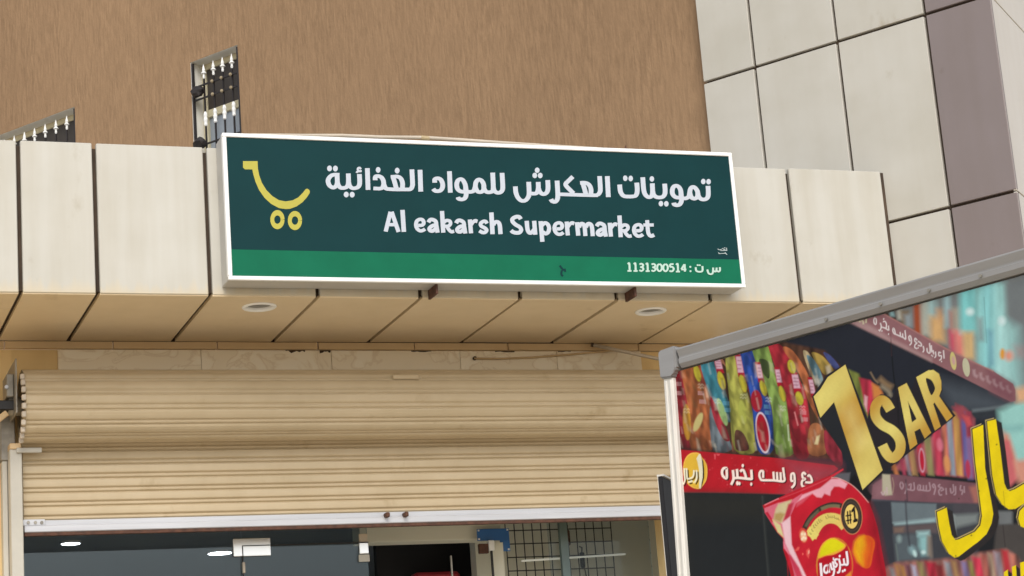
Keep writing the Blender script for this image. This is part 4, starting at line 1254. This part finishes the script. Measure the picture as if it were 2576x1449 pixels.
packet([(1900,260),(2030,300),(2160,470),(2060,520),(1980,420)], (170,140,50))
packet([(2040,260),(2130,300),(2230,430),(2160,440)], (70,80,140))
for cx_, cy_, w_, h_, r in ((795,390,44,60,10),(1045,400,40,95,8),(1280,480,36,80,8),(1505,535,36,75,8),(1712,600,46,80,6),(1900,660,34,80,8)):
    poly(zA, [(cx_-w_-14,cy_-h_-30),(cx_+w_-30,cy_-h_-30),(cx_+w_+30,cy_+h_+50),(cx_-w_+30,cy_+h_+50)], (160,26,44), 4)
    poly(zA, [(cx_-w_,cy_-h_),(cx_+w_-20,cy_-h_),(cx_+w_+12,cy_+h_),(cx_-w_+26,cy_+h_)], (206,168,184), 5)
    for k in range(3): line(zA, [(cx_-w_+20,cy_-h_*0.5+k*h_*0.5),(cx_+w_-14,cy_-h_*0.45+k*h_*0.5)], 12, (120,40,64), 4, 0.6)
for cx_, cy_, rx, ry in ((550,500,36,105),(835,590,40,110),(1090,625,38,105),(1330,680,34,95),(1555,745,34,95),(1665,425,44,82),(1757,800,42,82)):
    ell(zA, cx_, cy_, rx*1.15, ry*1.1, (110,60,30), -16, 5, 0.6); ell(zA, cx_, cy_, rx, ry, (186,176,64), -16, 5)
ell(zA, 428, 1080, 46, 215, (182,134,54), -3, 5, tex=0.15); ell(zA, 560, 1080, 40, 120, (190,178,120), 22, 6)
ell(zA, 845, 960, 40, 170, (150,180,120), -18, 5); ell(zA, 1085, 960, 44, 140, (176,182,90), -8, 8, 0.8)
ell(zA, 1250, 830, 66, 130, (150,30,44), -6, 5); ell(zA, 1325, 1205, 82, 248, (206,190,204), -8, 4); ell(zA, 1325, 1205, 68, 225, (162,26,42), -8, 4, tex=0.12)
for x, y in ((595,720),(612,820),(325,610),(328,720),(1800,950),(1820,1030),(890,840),(905,920),(1375,880),(1385,950)):
    for k in range(3): line(zA, [(x-36,y+k*16),(x+36,y+4+k*16)], 9, (220,176,180) if x < 700 or x > 1700 else (110,170,200), 4, 0.6)
poly(zA, [(1960,1250),(2000,1230),(1990,1290),(1975,1345),(1935,1340)], (212,196,150), 6)
for k in range(150):    # film facets, each lit a little differently when the bags were photographed
    x, y = rng.uniform(320, 2080), rng.uniform(250, 1400)
    a, b = rng.uniform(30, 90), rng.uniform(60, 190)
    poly(zA, [(x, y), (x+a*rng.uniform(0.2, 0.8), y+b*rng.uniform(-0.2, 0.3)), (x+a, y+b), (x+a*0.3, y+b*rng.uniform(0.6, 1.1))],
         ((232,222,200), (38,26,26), (110,40,40), (70,80,50))[k % 4], 10, rng.uniform(0.10, 0.34))
for x_ in (478, 735, 990, 1255, 1465, 1690):   # dark slots between neighbours
    line(zA, [(x_-150, 560),(x_-70, 900),(x_-20, 1180),(x_-4, 1440)], 20, (30,22,22), 12, 0.6)
for x, y, c in ((425,930,(240,226,190)),(590,640,(236,214,190)),(790,820,(214,232,234)),(1090,760,(236,236,190)),(1390,800,(214,224,240)),(1560,900,(226,240,210)),(1790,900,(246,214,214))):
    for r_ in range(2):
        line(zA, [(x-30,y+r_*34),(x-14,y-10+r_*34),(x,y+8+r_*34),(x+16,y-8+r_*34),(x+34,y+6+r_*34)], 9, c, 5, 0.4)
for k in range(60):     # creases and glints on the bags
    x, y = rng.uniform(330, 2050), rng.uniform(300, 1380)
    a = rng.uniform(60, 170)
    line(zA, [(x, y), (x+a*0.22, y+a)], rng.uniform(6, 16), (225,220,205) if k % 2 else (40,28,26), 8, rng.uniform(0.12, 0.34), False)
line(zA, [(1700,960),(1740,1120)], 14, (230,150,150), 5, 0.7, False); line(zA, [(1620,1110),(1632,1300)], 14, (210,220,190), 5, 0.7, False)

# packets further along, blurred
poly(zI, [(520,100),(640,150),(760,420),(740,640),(640,420)], (112,120,60), 10, tex=0.3)
poly(zI, [(640,190),(760,220),(890,350),(800,440),(740,600),(690,420)], (176,52,72), 9, tex=0.3)
poly(zI, [(780,250),(860,290),(900,370),(800,420)], (200,130,70), 12)
poly(zI, [(700,380),(735,400),(725,560),(695,480)], (214,160,170), 8)
line(zI, [(765,130),(810,210),(850,250)], 16, (140,120,96), 6, 0.8); line(zI, [(860,200),(930,260),(1000,300)], 60, (136,112,84), 16, 0.9); line(zI, [(880,280),(960,340),(985,400)], 40, (150,140,120), 14, 0.8)
poly(zI, [(1690,470),(1800,520),(1900,640),(1900,1290),(1000,1190),(1140,1060),(1690,620)], (150,80,88), 12, tex=0.3)
for x0_, c, w_ in ((1040,(176,110,70),50),(1125,(150,60,80),40),(1180,(140,130,140),36),(1235,(176,140,96),60),(1320,(176,40,62),46),(1410,(126,126,84),70),(1510,(184,62,84),80),(1590,(200,120,96),46),(1650,(126,140,152),60),(1720,(180,140,80),70),(1800,(90,90,150),50),(1860,(150,60,80),60)):
    top = 1040-(x0_-1150)*0.78 if x0_ < 1690 else 560
    poly(zI, [(x0_-w_/2-30,top),(x0_+w_/2-30,top),(x0_+w_/2+16,1260),(x0_-w_/2+16,1250)], c, 10, 0.9, tex=0.25)
ell(zI, 1325, 1090, 34, 135, (196,150,166), -4, 6); ell(zI, 1325, 1090, 24, 112, (176,34,54), -4, 6)
ell(zI, 1520, 920, 34, 70, (214,120,140), -8, 12, 0.8); ell(zI, 1600, 1130, 34, 90, (214,150,96), -8, 12, 0.9)
poly(zB, [(1360,900),(1480,900),(1560,1060),(1560,1120),(1420,1020)], (150,70,80), 16); poly(zB, [(1480,1000),(1560,1020),(1590,1110),(1540,1130)], (190,80,84), 12)
poly(zD, [(1340,0),(1400,0),(1420,120),(1420,440),(1370,440),(1330,200)], (120,110,160), 14, 0.7)
ell(zD, 1365, 330, 26, 95, (176,50,72), -4, 8, 0.9)

# lower mauve shelf edge and what stands below it
poly(zD, [(370,500),(400,470),(560,384),(1000,430),(1470,480),(1470,720),(900,680),(355,650)], (116,80,88), 6, tex=0.05, tx=BLOT)
poly(zD, [(370,500),(480,430),(560,600),(420,660),(355,650)], (150,110,118), 40, 0.7)
line(zD, [(355,655),(900,690),(1470,715)], 22, (76,76,86), 7)
poly(zD, [(470,385),(550,390),(575,600),(500,610),(470,560)], (178,172,150), 7)
line(zD, [(575,420),(590,500),(580,580)], 8, (170,150,130), 4, 0.7); ar(zD, [[(460,570),(480,600),(500,560)],[(515,520),(520,600)]], 16, (190,170,170), soft=5)
ar(zD, [[(665,465),(655,500),(675,540),(690,500),(670,465)],[(715,480),(722,540),(705,590)],[(720,540),(800,550),(800,470)],[(745,500),(770,490),(765,545)],[(845,500),(840,540),(860,550),(868,505),(845,500)],[(865,550),(965,555),(962,470)],[(900,500),(900,550)],[(930,500),(930,552)],
    [(1010,530),(995,505),(1010,490),(1025,530),(1010,600)],[(1075,490),(1055,510),(1080,530),(1060,560),(1070,600),(1095,600)],[(1085,520),(1110,545),(1080,560)],[(1135,530),(1140,600)],[(1180,530),(1190,580),(1215,560),(1210,490)],[(1235,510),(1235,590),(1215,600)],[(1290,500),(1285,550),(1310,555),(1300,600)],[(1325,510),(1328,580)]], 15, (166,140,148), soft=3.5, alpha=0.85)
poly(zD, [(1380,520),(1470,500),(1470,690),(1430,680)], (170,110,96), 14, 0.8)
line(zD, [(715,440),(735,700),(760,960)], 14, (66,52,60), 6, 0.8)
poly(zJ, [(-130,330),(1480,360),(1480,1280),(-20,1320)], (62,64,70), 14)
poly(zJ, [(-120,320),(170,320),(230,1310),(0,1310)], (52,54,62), 10)
poly(zJ, [(170,338),(850,360),(850,590),(190,650)], (104,116,122), 8)
poly(zJ, [(200,645),(840,570),(845,640),(220,690)], (146,170,174), 12)
poly(zJ, [(205,700),(850,650),(870,800),(215,800)], (92,82,84), 14); poly(zJ, [(205,720),(360,710),(350,790),(215,800)], (120,100,90), 12, 0.9)
poly(zJ, [(1100,360),(1480,370),(1480,500),(1110,520)], (72,70,76), 12)
poly(zJ, [(1110,530),(1480,510),(1470,640),(1140,720)], (124,132,132), 20); poly(zJ, [(1110,520),(1135,540),(1150,830),(1120,820)], (150,160,160), 10, 0.7)
poly(zJ, [(210,830),(740,800),(780,1190),(260,1230)], (86,96,102), 20)
poly(zJ, [(560,780),(740,770),(745,840),(570,850)], (160,196,198), 18); poly(zJ, [(590,850),(720,840),(720,1120),(640,1130),(590,1000)], (142,186,188), 22); poly(zJ, [(720,840),(760,850),(780,1160),(720,1130)], (140,124,110), 20)
ell(zJ, 490, 1060, 50, 70, (130,160,166), -30, 18); ell(zJ, 525, 1110, 26, 50, (190,220,220), -20, 10); ell(zJ, 290, 890, 30, 50, (140,160,160), 0, 16); ell(zJ, 655, 1090, 30, 26, (200,226,226), 0, 10)
line(zJ, [(385,300),(410,700),(450,1000)], 26, (58,58,66), 8, 0.8); line(zJ, [(240,960),(275,1220)], 16, (110,124,120), 8, 0.7)
poly(zJ, [(1780,470),(2000,470),(2000,680),(1790,690)], (110,114,116), 14); poly(zJ, [(1760,680),(2400,640),(2400,1260),(1700,1200)], (74,70,68), 14)
line(zJ, [(1855,680),(1890,1010)], 12, (52,46,46), 5, 0.8, False)
poly(zJ, [(60,1330),(260,1240),(1100,1180),(1500,1100),(1900,1040),(2080,1150),(2150,1300),(2300,1600),(100,1700)], (140,96,90), 16, tex=0.3)
for x0_, y0_, c, w_ in ((170,1320,(130,132,136),60),(250,1260,(150,110,70),70),(330,1290,(176,130,70),50),(410,1270,(96,60,76),60),(500,1280,(150,150,170),70),(600,1230,(136,126,84),80),(760,1230,(176,40,62),150),(880,1270,(130,44,50),120),(1010,1230,(130,136,144),90),(1110,1210,(176,140,96),70),(1260,1220,(120,110,150),90),(1360,1220,(146,140,80),60),(1460,1160,(186,50,74),130),(1560,1120,(160,90,80),80),(1660,1100,(160,140,120),70),(1760,1080,(150,140,150),90),(1880,1050,(170,44,54),100),(2000,1110,(170,104,90),90)):
    poly(zJ, [(x0_-w_/2,y0_),(x0_+w_/2,y0_+20),(x0_+w_/2+110,1750),(x0_-w_/2+110,1750)], c, 14, 0.9, tex=0.25)

# red shelf edge at the left, with coin and lettering
poly(zA, [(330,1380),(700,1420),(2250,1560),(2250,1620),(340,1500)], (46,32,30), 14, 0.8)
poly(zC, [(306,128),(650,158),(1300,215),(1920,295),(1960,330),(1500,640),(1390,592),(760,575),(340,572)], (176,29,40), 2.5, tex=0.05, tx=BLOT)
poly(zC, [(1380,230),(1960,300),(1960,400),(1500,620),(1380,600),(1480,420)], (150,72,84), 70, 0.75)
line(zC, [(345,574),(760,577),(1390,594)], 12, (140,52,58), 4, 0.8)
for k in range(46):
    x, y = rng.uniform(560, 1780), rng.uniform(180, 560)
    ell(zC, x, y+(x-600)*0.06, rng.uniform(4, 11), rng.uniform(4, 11), (226,92,100), 0, 4, rng.uniform(0.2, 0.6))
poly(zE, [(1170,105),(1230,110),(1220,280),(1190,270)], (226,96,104), 4, 0.8); poly(zE, [(1250,100),(1360,110),(1330,160),(1270,150)], (226,96,104), 4, 0.8)
COIN = [(560,58),(430,80),(300,180),(215,350),(185,560),(200,780),(260,950),(330,1060),(450,1160),(580,1215),(720,1215),(840,1090),(930,930),(960,720),(950,500),(880,330),(790,220),(720,100),(640,62)]
poly(zE, [(x+18, y+14) for x, y in COIN], (120,10,24), 5, 0.8, True)
poly(zE, COIN, (246,190,92), 2.5, 1, True); poly(zE, [(575+(x-575)*0.93, 640+(y-640)*0.93) for x, y in COIN], (226,184,70), 3, 1, True)
poly(zE, [(745,180),(830,330),(860,600),(860,850),(800,1090),(760,1210),(770,900),(790,600)], (44,28,12), 3)
poly(zE, [(690,110),(740,110),(790,330),(812,600),(810,850),(775,1040),(750,1215),(690,1200),(700,900),(690,600),(640,350),(610,250)], (232,228,198), 2.5)
RY = [[(220,560),(232,800),(240,950),(185,1085)],[(290,560),(310,860),(340,900),(480,850),(525,740),(525,620)],[(610,620),(620,860),(560,1000),(540,1010)],[(345,1010),(440,980)]]
for s in RY: line(zE, [(x+46, y+52) for x, y in s], 46, (40,26,14), 3)
for s in RY: line(zE, s, 48, (244,240,214), 2.2)
ell(zE, 455, 975, 34, 36, (244,238,206)); ell(zE, 530, 1010, 30, 32, (244,232,160))
DK = (66,10,14)
WH = (250,232,222)
ar(zE, [[(1590,560),(1490,560),(1440,620),(1430,720),(1460,810),(1520,865),(1580,860),(1575,560)],
    [(1775,620),(1795,800),(1790,930),(1720,1090)],[(1790,880),(1900,870),(2000,870),(2340,905),(2378,850),(2362,610)],[(1905,590),(1925,870)],
    [(2010,670),(2060,620),(2120,640),(2180,800),(2190,880)]], 78, WH, (40, 30, DK), [(2092,480,36),(1920,1040,44),(1985,1050,36),(2362,1070,34)], soft=2.4)
ar(zF, [[(700,520),(635,515),(600,570),(598,650),(630,725),(680,750),(960,755),(1215,775),(1222,640),(1195,430)],[(690,515),(690,690)],[(950,535),(965,750)],[(1040,545),(1052,760)],[(1130,550),(1142,765)],
    [(1480,760),(1410,765),(1400,660),(1415,590),(1470,585),(1490,700),(1490,830),(1465,890),(1410,945)],
    [(1775,610),(1725,560),(1685,600),(1700,690),(1760,720),(1690,760),(1670,830),(1690,900),(1770,930)],[(1820,660),(1860,625),(1910,690),(1930,790),(1870,810),(1760,800)]], 54, WH, (26, 22, DK), soft=2.4)
# dark recess below, with a faint upright
poly(zC, [(345,582),(1390,598),(1900,640),(1900,1600),(420,1600)], (31,34,36), 5)
poly(zC, [(350,590),(1200,600),(1190,860),(380,860)], (40,40,36), 60, 0.8)
line(zC, [(1168,610),(1195,980),(1245,1600)], 26, (46,50,50), 8, 0.9)
line(zC, [(1165,610),(1190,980),(1240,1600)], 8, (58,60,58), 4, 0.8)
poly(zG, [(1290,120),(1420,-40),(1560,200),(1640,300),(1620,400),(1480,260)], (22,21,24), 6)
poly(zG, [(1060,-10),(1330,-30),(1310,110),(1180,60),(1060,30)], (92,92,98), 8)

# price flash: black backing and gold figures
poly(zI, [(130,398),(290,160),(500,36),(735,640),(748,560),(795,440),(880,370),(970,395),(995,430),(1045,290),(1165,235),(1215,330),(1255,182),(1440,96),(1530,180),(1548,335),(1520,390),(1692,605),(1460,790),(1150,1035),(910,1222),(678,1428),(655,1360),(560,1150),(440,980),(215,650)], (36,33,37), 2.5)
poly(zI, [(225,650),(365,470),(620,1180),(560,1150),(440,980)], (34,36,40), 3)
line(zI, [(1060,400),(1075,700),(1080,1000)], 10, (16,16,18), 5, 0.8)
def gold(x, y):
    t = 0.5+0.5*np.sin((x*0.010+y*0.0062)*1.9+0.8)+0.10*BLOT[0]
    t = np.clip(t*0.85+0.12*np.sin(y*0.031+x*0.012), 0, 1)[:, None]
    return np.array(lin((190,150,68)))*(1-t)+np.array(lin((226,214,126)))*t
GLD = [[(148,397),(220,320),(300,188),(492,50),(898,1198),(680,1410),(370,458),(222,628)],
       [(1065,300),(1158,250),(1425,790),(1355,855),(1304,745),(1243,778),(1276,912),(1196,975)],
       [(1262,187),(1395,112),(1450,108),(1510,150),(1535,230),(1538,320),(1512,392),(1660,610),(1595,668),(1462,462),(1448,478),(1530,722),(1466,768)]]
for g_ in GLD: poly(zI, g_, gold, 1.6)
line(zI, [(985,545),(935,465),(880,438),(822,500),(822,610),(890,700),(1010,770),(1085,870),(1085,990),(1010,1065),(945,1020),(895,925)], 108, gold, 1.6)
poly(zI, [(1172,448),(1266,640),(1217,678)], (36,33,37), 1.6)
poly(zI, [(1368,212),(1405,205),(1440,235),(1466,300),(1456,345),(1420,375)], (36,33,37), 1.6, 1, True)
poly(zI, [(480,560),(560,500),(720,900),(640,960)], (236,226,160), 60, 0.35)

# crisps bag
BAG = [(78,440),(300,335),(640,180),(1020,20),(1045,45),(1150,48),(1250,85),(1340,135),(1480,262),(1600,400),(1660,560),(1720,760),(1780,1080),(1830,1330),(1900,1800),(560,1800),(430,1240),(370,1060),(372,920),(280,820),(205,705),(110,545)]
poly(zG, BAG, (190,32,48), 2.4, tex=0.06, tx=BLOT)
poly(zG, [(78,440),(1010,25),(1120,-30),(1225,-90),(1235,-70),(1060,50),(640,250),(560,330),(130,470)], (184,30,44), 2.4)
line(zG, [(300,355),(700,200),(1010,60)], 10, (214,80,92), 5, 0.8); line(zG, [(640,215),(980,70),(1220,-72)], 12, (214,70,84), 5, 0.8)
for k in range(12): ell(zG, 110+k*17, 432-k*8, 8, 10, (236,140,150), 20, 3, 0.8)
PK = (232,160,174)
poly(zG, [(100,480),(300,400),(480,370),(640,270),(560,400),(470,600),(470,760),(490,1000),(560,1200),(690,1449),(700,1800),(560,1800),(540,1480),(470,1180),(380,1020),(370,900),(210,700),(110,545)], (214,108,128), 4)
poly(zG, [(260,500),(300,420),(490,360),(420,520),(350,700),(230,650)], (206,192,150), 8); poly(zG, [(250,560),(330,540),(400,560),(330,680),(240,640)], (176,150,96), 10)
poly(zG, [(360,720),(440,420),(520,400),(470,580),(420,720)], (178,40,58), 8, 0.9)
poly(zG, [(110,545),(210,690),(230,660),(150,530)], (190,40,62), 5)
poly(zG, [(215,640),(330,720),(380,900),(290,820)], (214,206,150), 6); poly(zG, [(350,690),(470,600),(490,1000),(600,1250),(700,1460),(640,1460),(500,1200),(400,980)], (236,196,204), 7)
poly(zG, [(372,960),(430,1060),(450,1140),(380,1050)], (226,130,150), 5); poly(zG, [(372,1070),(440,1150),(440,1480),(425,1240)], (176,22,40), 5)
poly(zG, [(440,1140),(480,1150),(600,1330),(650,1460),(560,1460)], (196,60,84), 8)
poly(zG, [(560,400),(640,290),(900,190),(1010,100),(1060,60),(1180,60),(1290,130),(1250,200),(1170,170),(1100,170),(1050,240),(1040,300),(960,270),(920,330),(850,320),(790,270),(700,320)], (232,166,180), 6)
poly(zG, [(560,400),(700,320),(780,270),(650,400),(560,460)], (214,100,118), 10, 0.7)
line(zG, [(1060,42),(1160,50),(1340,140),(1480,268),(1590,400)], 8, (246,206,196), 3, 0.8)
poly(zG, [(1610,420),(1700,640),(1760,950),(1830,1300),(1900,1800),(1800,1800),(1700,1300),(1640,900)], (128,16,32), 40, 0.8)
# curved banner, number one medal
line(zG, [(668,778),(740,640),(860,510),(1010,440),(1120,428),(1210,445)], 70, (52,42,38), 3); line(zG, [(690,745),(755,635),(865,525),(880,512)], 42, (104,96,76), 5, 0.8, True); line(zG, [(910,492),(1020,452),(1110,446),(1180,455)], 48, (128,120,90), 5, 0.8)
line(zG, [(772,895),(820,790),(890,690),(990,630),(1090,625),(1180,660),(1260,740)], 150, (226,206,116), 3)
poly(zG, [(705,810),(750,740),(880,860),(790,945)], (228,212,120), 4); poly(zG, [(1110,700),(1240,770),(1250,700),(1190,560)], (232,196,110), 8, 0.6)
for k, (a, b) in enumerate(((765,845),(790,800),(815,755),(840,720),(865,695),(890,672),(915,655),(990,620),(1020,608),(1050,605),(1080,610),(1110,618),(1140,630),(1165,640))):
    line(zG, [(a-14,b-(14+10*(k % 3))),(a-2,b+8),(a+14,b+2+6*(k % 2))], 8, (70,56,36), 3, 0.85, False)
ell(zG, 1347, 595, 156, 262, (206,140,96), -4, 3); ell(zG, 1347, 595, 148, 252, (58,48,42), -4, 3); ell(zG, 1347, 597, 122, 214, (92,80,66), -4, 4, 0.6); ell(zG, 1347, 597, 112, 204, (52,42,38), -4, 3); ell(zG, 1345, 598, 96, 172, (236,206,118), -4, 2.5)
INK = (26,20,16)
for s in ([(1290,520),(1300,710)],[(1325,510),(1335,700)],[(1262,590),(1348,575)],[(1268,660),(1350,645)]): line(zG, s, 20, INK, 2, 1, False)
poly(zG, [(1340,520),(1375,460),(1395,455),(1410,625),(1435,630),(1437,670),(1372,688),(1368,648),(1385,640),(1372,530),(1348,545)], INK, 2)
ell(zG, 658, 870, 62, 110, (206,70,60), -10, 5); ell(zG, 660, 880, 42, 76, (236,190,150), -10, 8)
for x, y in ((640,850),(680,850),(660,900),(640,920),(690,910)): ell(zG, x, y, 14, 18, (246,226,196), 0, 5)
poly(zG, [(540,1080),(580,1030),(605,1040),(590,1080),(535,1100)], (226,90,84), 5); poly(zG, [(700,1080),(740,1050),(755,1100),(735,1200),(700,1150)], (222,84,80), 5); ell(zG, 650, 1135, 12, 16, (232,96,90)); poly(zG, [(725,1090),(745,1080),(745,1120),(725,1140)], (240,170,150), 4)
poly(zG, [(1400,960),(1470,880),(1580,870),(1660,920),(1680,1000),(1650,1150),(1620,1300),(1560,1340),(1480,1300),(1400,1180),(1375,1080)], (226,110,38), 4, 1, True)
poly(zG, [(1400,960),(1460,890),(1520,880),(1540,1000),(1500,1150),(1510,1290),(1440,1240),(1380,1100)], (230,176,44), 22, 0.9)
poly(zG, [(1580,880),(1670,930),(1670,1020),(1630,1200),(1600,1320),(1560,1330),(1600,1100)], (196,52,34), 26, 0.8)
for k in range(10): line(zG, [(1420+k*22, 960+(k % 3)*40),(1425+k*20, 1080+(k % 4)*40)], 8, (196,120,30), 6, 0.35, False)
# round logo with lettering in two scripts
ell(zG, 1105, 1300, 262, 400, (214,150,60), 0, 5); ell(zG, 1110, 1310, 250, 396, (200,36,48), 0, 6)
poly(zG, [(868,1190),(885,1080),(940,980),(1030,915),(1110,910),(1190,950),(1262,1010),(1230,1070),(1100,1140),(980,1160),(905,1190)], (236,176,70), 4, 1, True)
poly(zG, [(895,1165),(915,1060),(970,975),(1040,925),(1110,925),(1180,960),(1240,1015),(1180,1070),(1050,1125),(940,1160)], (222,214,30), 5, 1, True)
poly(zG, [(862,1240),(960,1180),(1120,1150),(1230,1080),(1285,1010),(1310,1100),(1330,1300),(1330,1700),(870,1700)], (178,22,38), 4)
LW = (250,240,246)
for s, w_ in (([(905,1265),(922,1500)], 34), ([(1010,1295),(965,1310),(955,1380),(990,1405),(1015,1360),(1012,1290),(1030,1400)], 27), ([(1045,1265),(1065,1350),(1095,1340)], 27), ([(1080,1240),(1100,1350),(1085,1440),(1045,1470)], 27),
              ([(1088,1185),(1092,1225)], 18), ([(1150,1210),(1112,1215),(1115,1260),(1140,1285),(1120,1320),(1095,1310)], 25),
              ([(1165,1200),(1185,1290),(1170,1390),(1140,1400)], 26), ([(1185,1290),(1240,1280),(1235,1200)], 25), ([(1235,1280),(1292,1275),(1275,1095)], 30)):
    line(zG, [(x+6, y+8) for x, y in s], w_*1.15, (110,10,24), 3); line(zG, s, w_, LW, 2.2)
for x, y in ((1178,1165),(1222,1380),(1250,1365)): ell(zG, x, y, 14, 18, LW, 0, 2)
poly(zG, [(1260,1449),(1340,1380),(1345,1700),(1240,1700)], (222,140,60), 6)

# large yellow word at the right edge
YL, YD, YO = (232,208,46), (44,40,40), (196,176,120)
def conv(z, pts): return mapz(z, pts)
I0 = (0, 0, 1.0)
LAM = conv(zB, [(1595,1165),(1722,1112)]) + conv(zD, [(1545,330),(1612,690),(1630,800),(1612,900),(1560,1010),(1480,1085),(1380,1160),(1270,1245),(1225,1258),(1165,1215),(1095,1090),(1060,930),(1040,780),(1142,735),(1170,900),(1195,1020),(1232,1072),(1270,1066),(1440,985),(1495,920),(1512,820),(1495,690),(1440,250)])
YA = conv(zB, [(1768,1072),(1872,1045)]) + conv(zD, [(1700,100),(1745,480),(1770,540),(1800,562),(1850,545),(2100,400),(2100,640),(1951,692),(1860,748),(1790,752),(1720,700),(1660,600),(1620,400),(1590,100)])
DOT = conv(zD, [(2100,690),(1960,715),(1905,770),(1890,850),(1915,930),(2100,1010)])
B1 = conv(zJ, [(1870,1392),(1930,1352),(1950,1750),(1890,1750)]); B2 = conv(zJ, [(1992,1312),(2052,1285),(2080,1750),(2015,1750)]); B3 = conv(zJ, [(2115,1250),(2300,1190),(2300,1750),(2140,1750)])
for q in (LAM, YA, DOT, B1, B2, B3):
    big = q in (LAM, YA, DOT)
    for k in range(1, 7): poly(I0, [(x+k*(3.6 if big else 2.5), y+k*2.0) for x, y in q], YD, 3)
    if big:
        poly(I0, [(x-7, y-5) for x, y in q], YO, 2.5); poly(I0, [(x-4.5, y-2.5) for x, y in q], YD, 2.5)
for q in (LAM, YA, DOT, B1, B2, B3): poly(I0, q, YL, 2.0, tex=0.03, tx=BLOT)
for x, y in ((1557,432),(1400,1025),(1237,1240),(1270,640),(1480,560),(1665,75)): ell(zD, x, y, 8, 8, (60,50,30), 0, 4, 0.8)
line(zD, [(1735,560),(1752,740)], 5, (150,130,40), 3, 0.7, False)
# a seam of the sheet and overall wear
line(zB, [(632,100),(660,480),(690,760),(720,1100)], 5, (12,12,14), 3, 0.6)
ART *= (1+0.035*BLOT+0.02*FINE)[:, None]
lum = ART @ np.array([0.21, 0.72, 0.07])
ART = lum[:, None]*(1-PRINT_SAT)+ART*PRINT_SAT     # faded inks
ART = np.clip(ART*PRINT_GAIN, 0.004, 0.95)

nx_, ny_ = len(us), len(vs2)
co = np.zeros((X.size, 3), np.float32)
co[:, 0] = UU.ravel(); co[:, 2] = VV.ravel()
ii = np.arange(X.size).reshape(ny_, nx_)
q = np.stack([ii[1:, :-1], ii[1:, 1:], ii[:-1, 1:], ii[:-1, :-1]], -1).reshape(-1, 4).astype(np.int32)
me = bpy.data.meshes.new('printed_sheet')
me.vertices.add(len(co)); me.vertices.foreach_set('co', co.ravel())
me.loops.add(q.size); me.loops.foreach_set('vertex_index', q.ravel())
me.polygons.add(len(q)); me.polygons.foreach_set('loop_start', np.arange(0, q.size, 4, dtype=np.int32))
me.polygons.foreach_set('loop_total', np.full(len(q), 4, np.int32))
me.update(calc_edges=True)
at = me.color_attributes.new('print', 'FLOAT_COLOR', 'POINT')
at.data.foreach_set('color', np.concatenate([ART, np.ones((X.size, 1))], 1).astype(np.float32).ravel())
m_, t_, b_ = new_mat('printed_vinyl')
ca = N(t_, 'VertexColor'); ca.layer_name = 'print'
t_.links.new(ca.outputs['Color'], b_.inputs['Base Color'])
b_.inputs['Roughness'].default_value = 0.5; b_.inputs['Specular IOR Level'].default_value = 0.15
me.materials.append(m_)
put('printed_sheet', me, board)
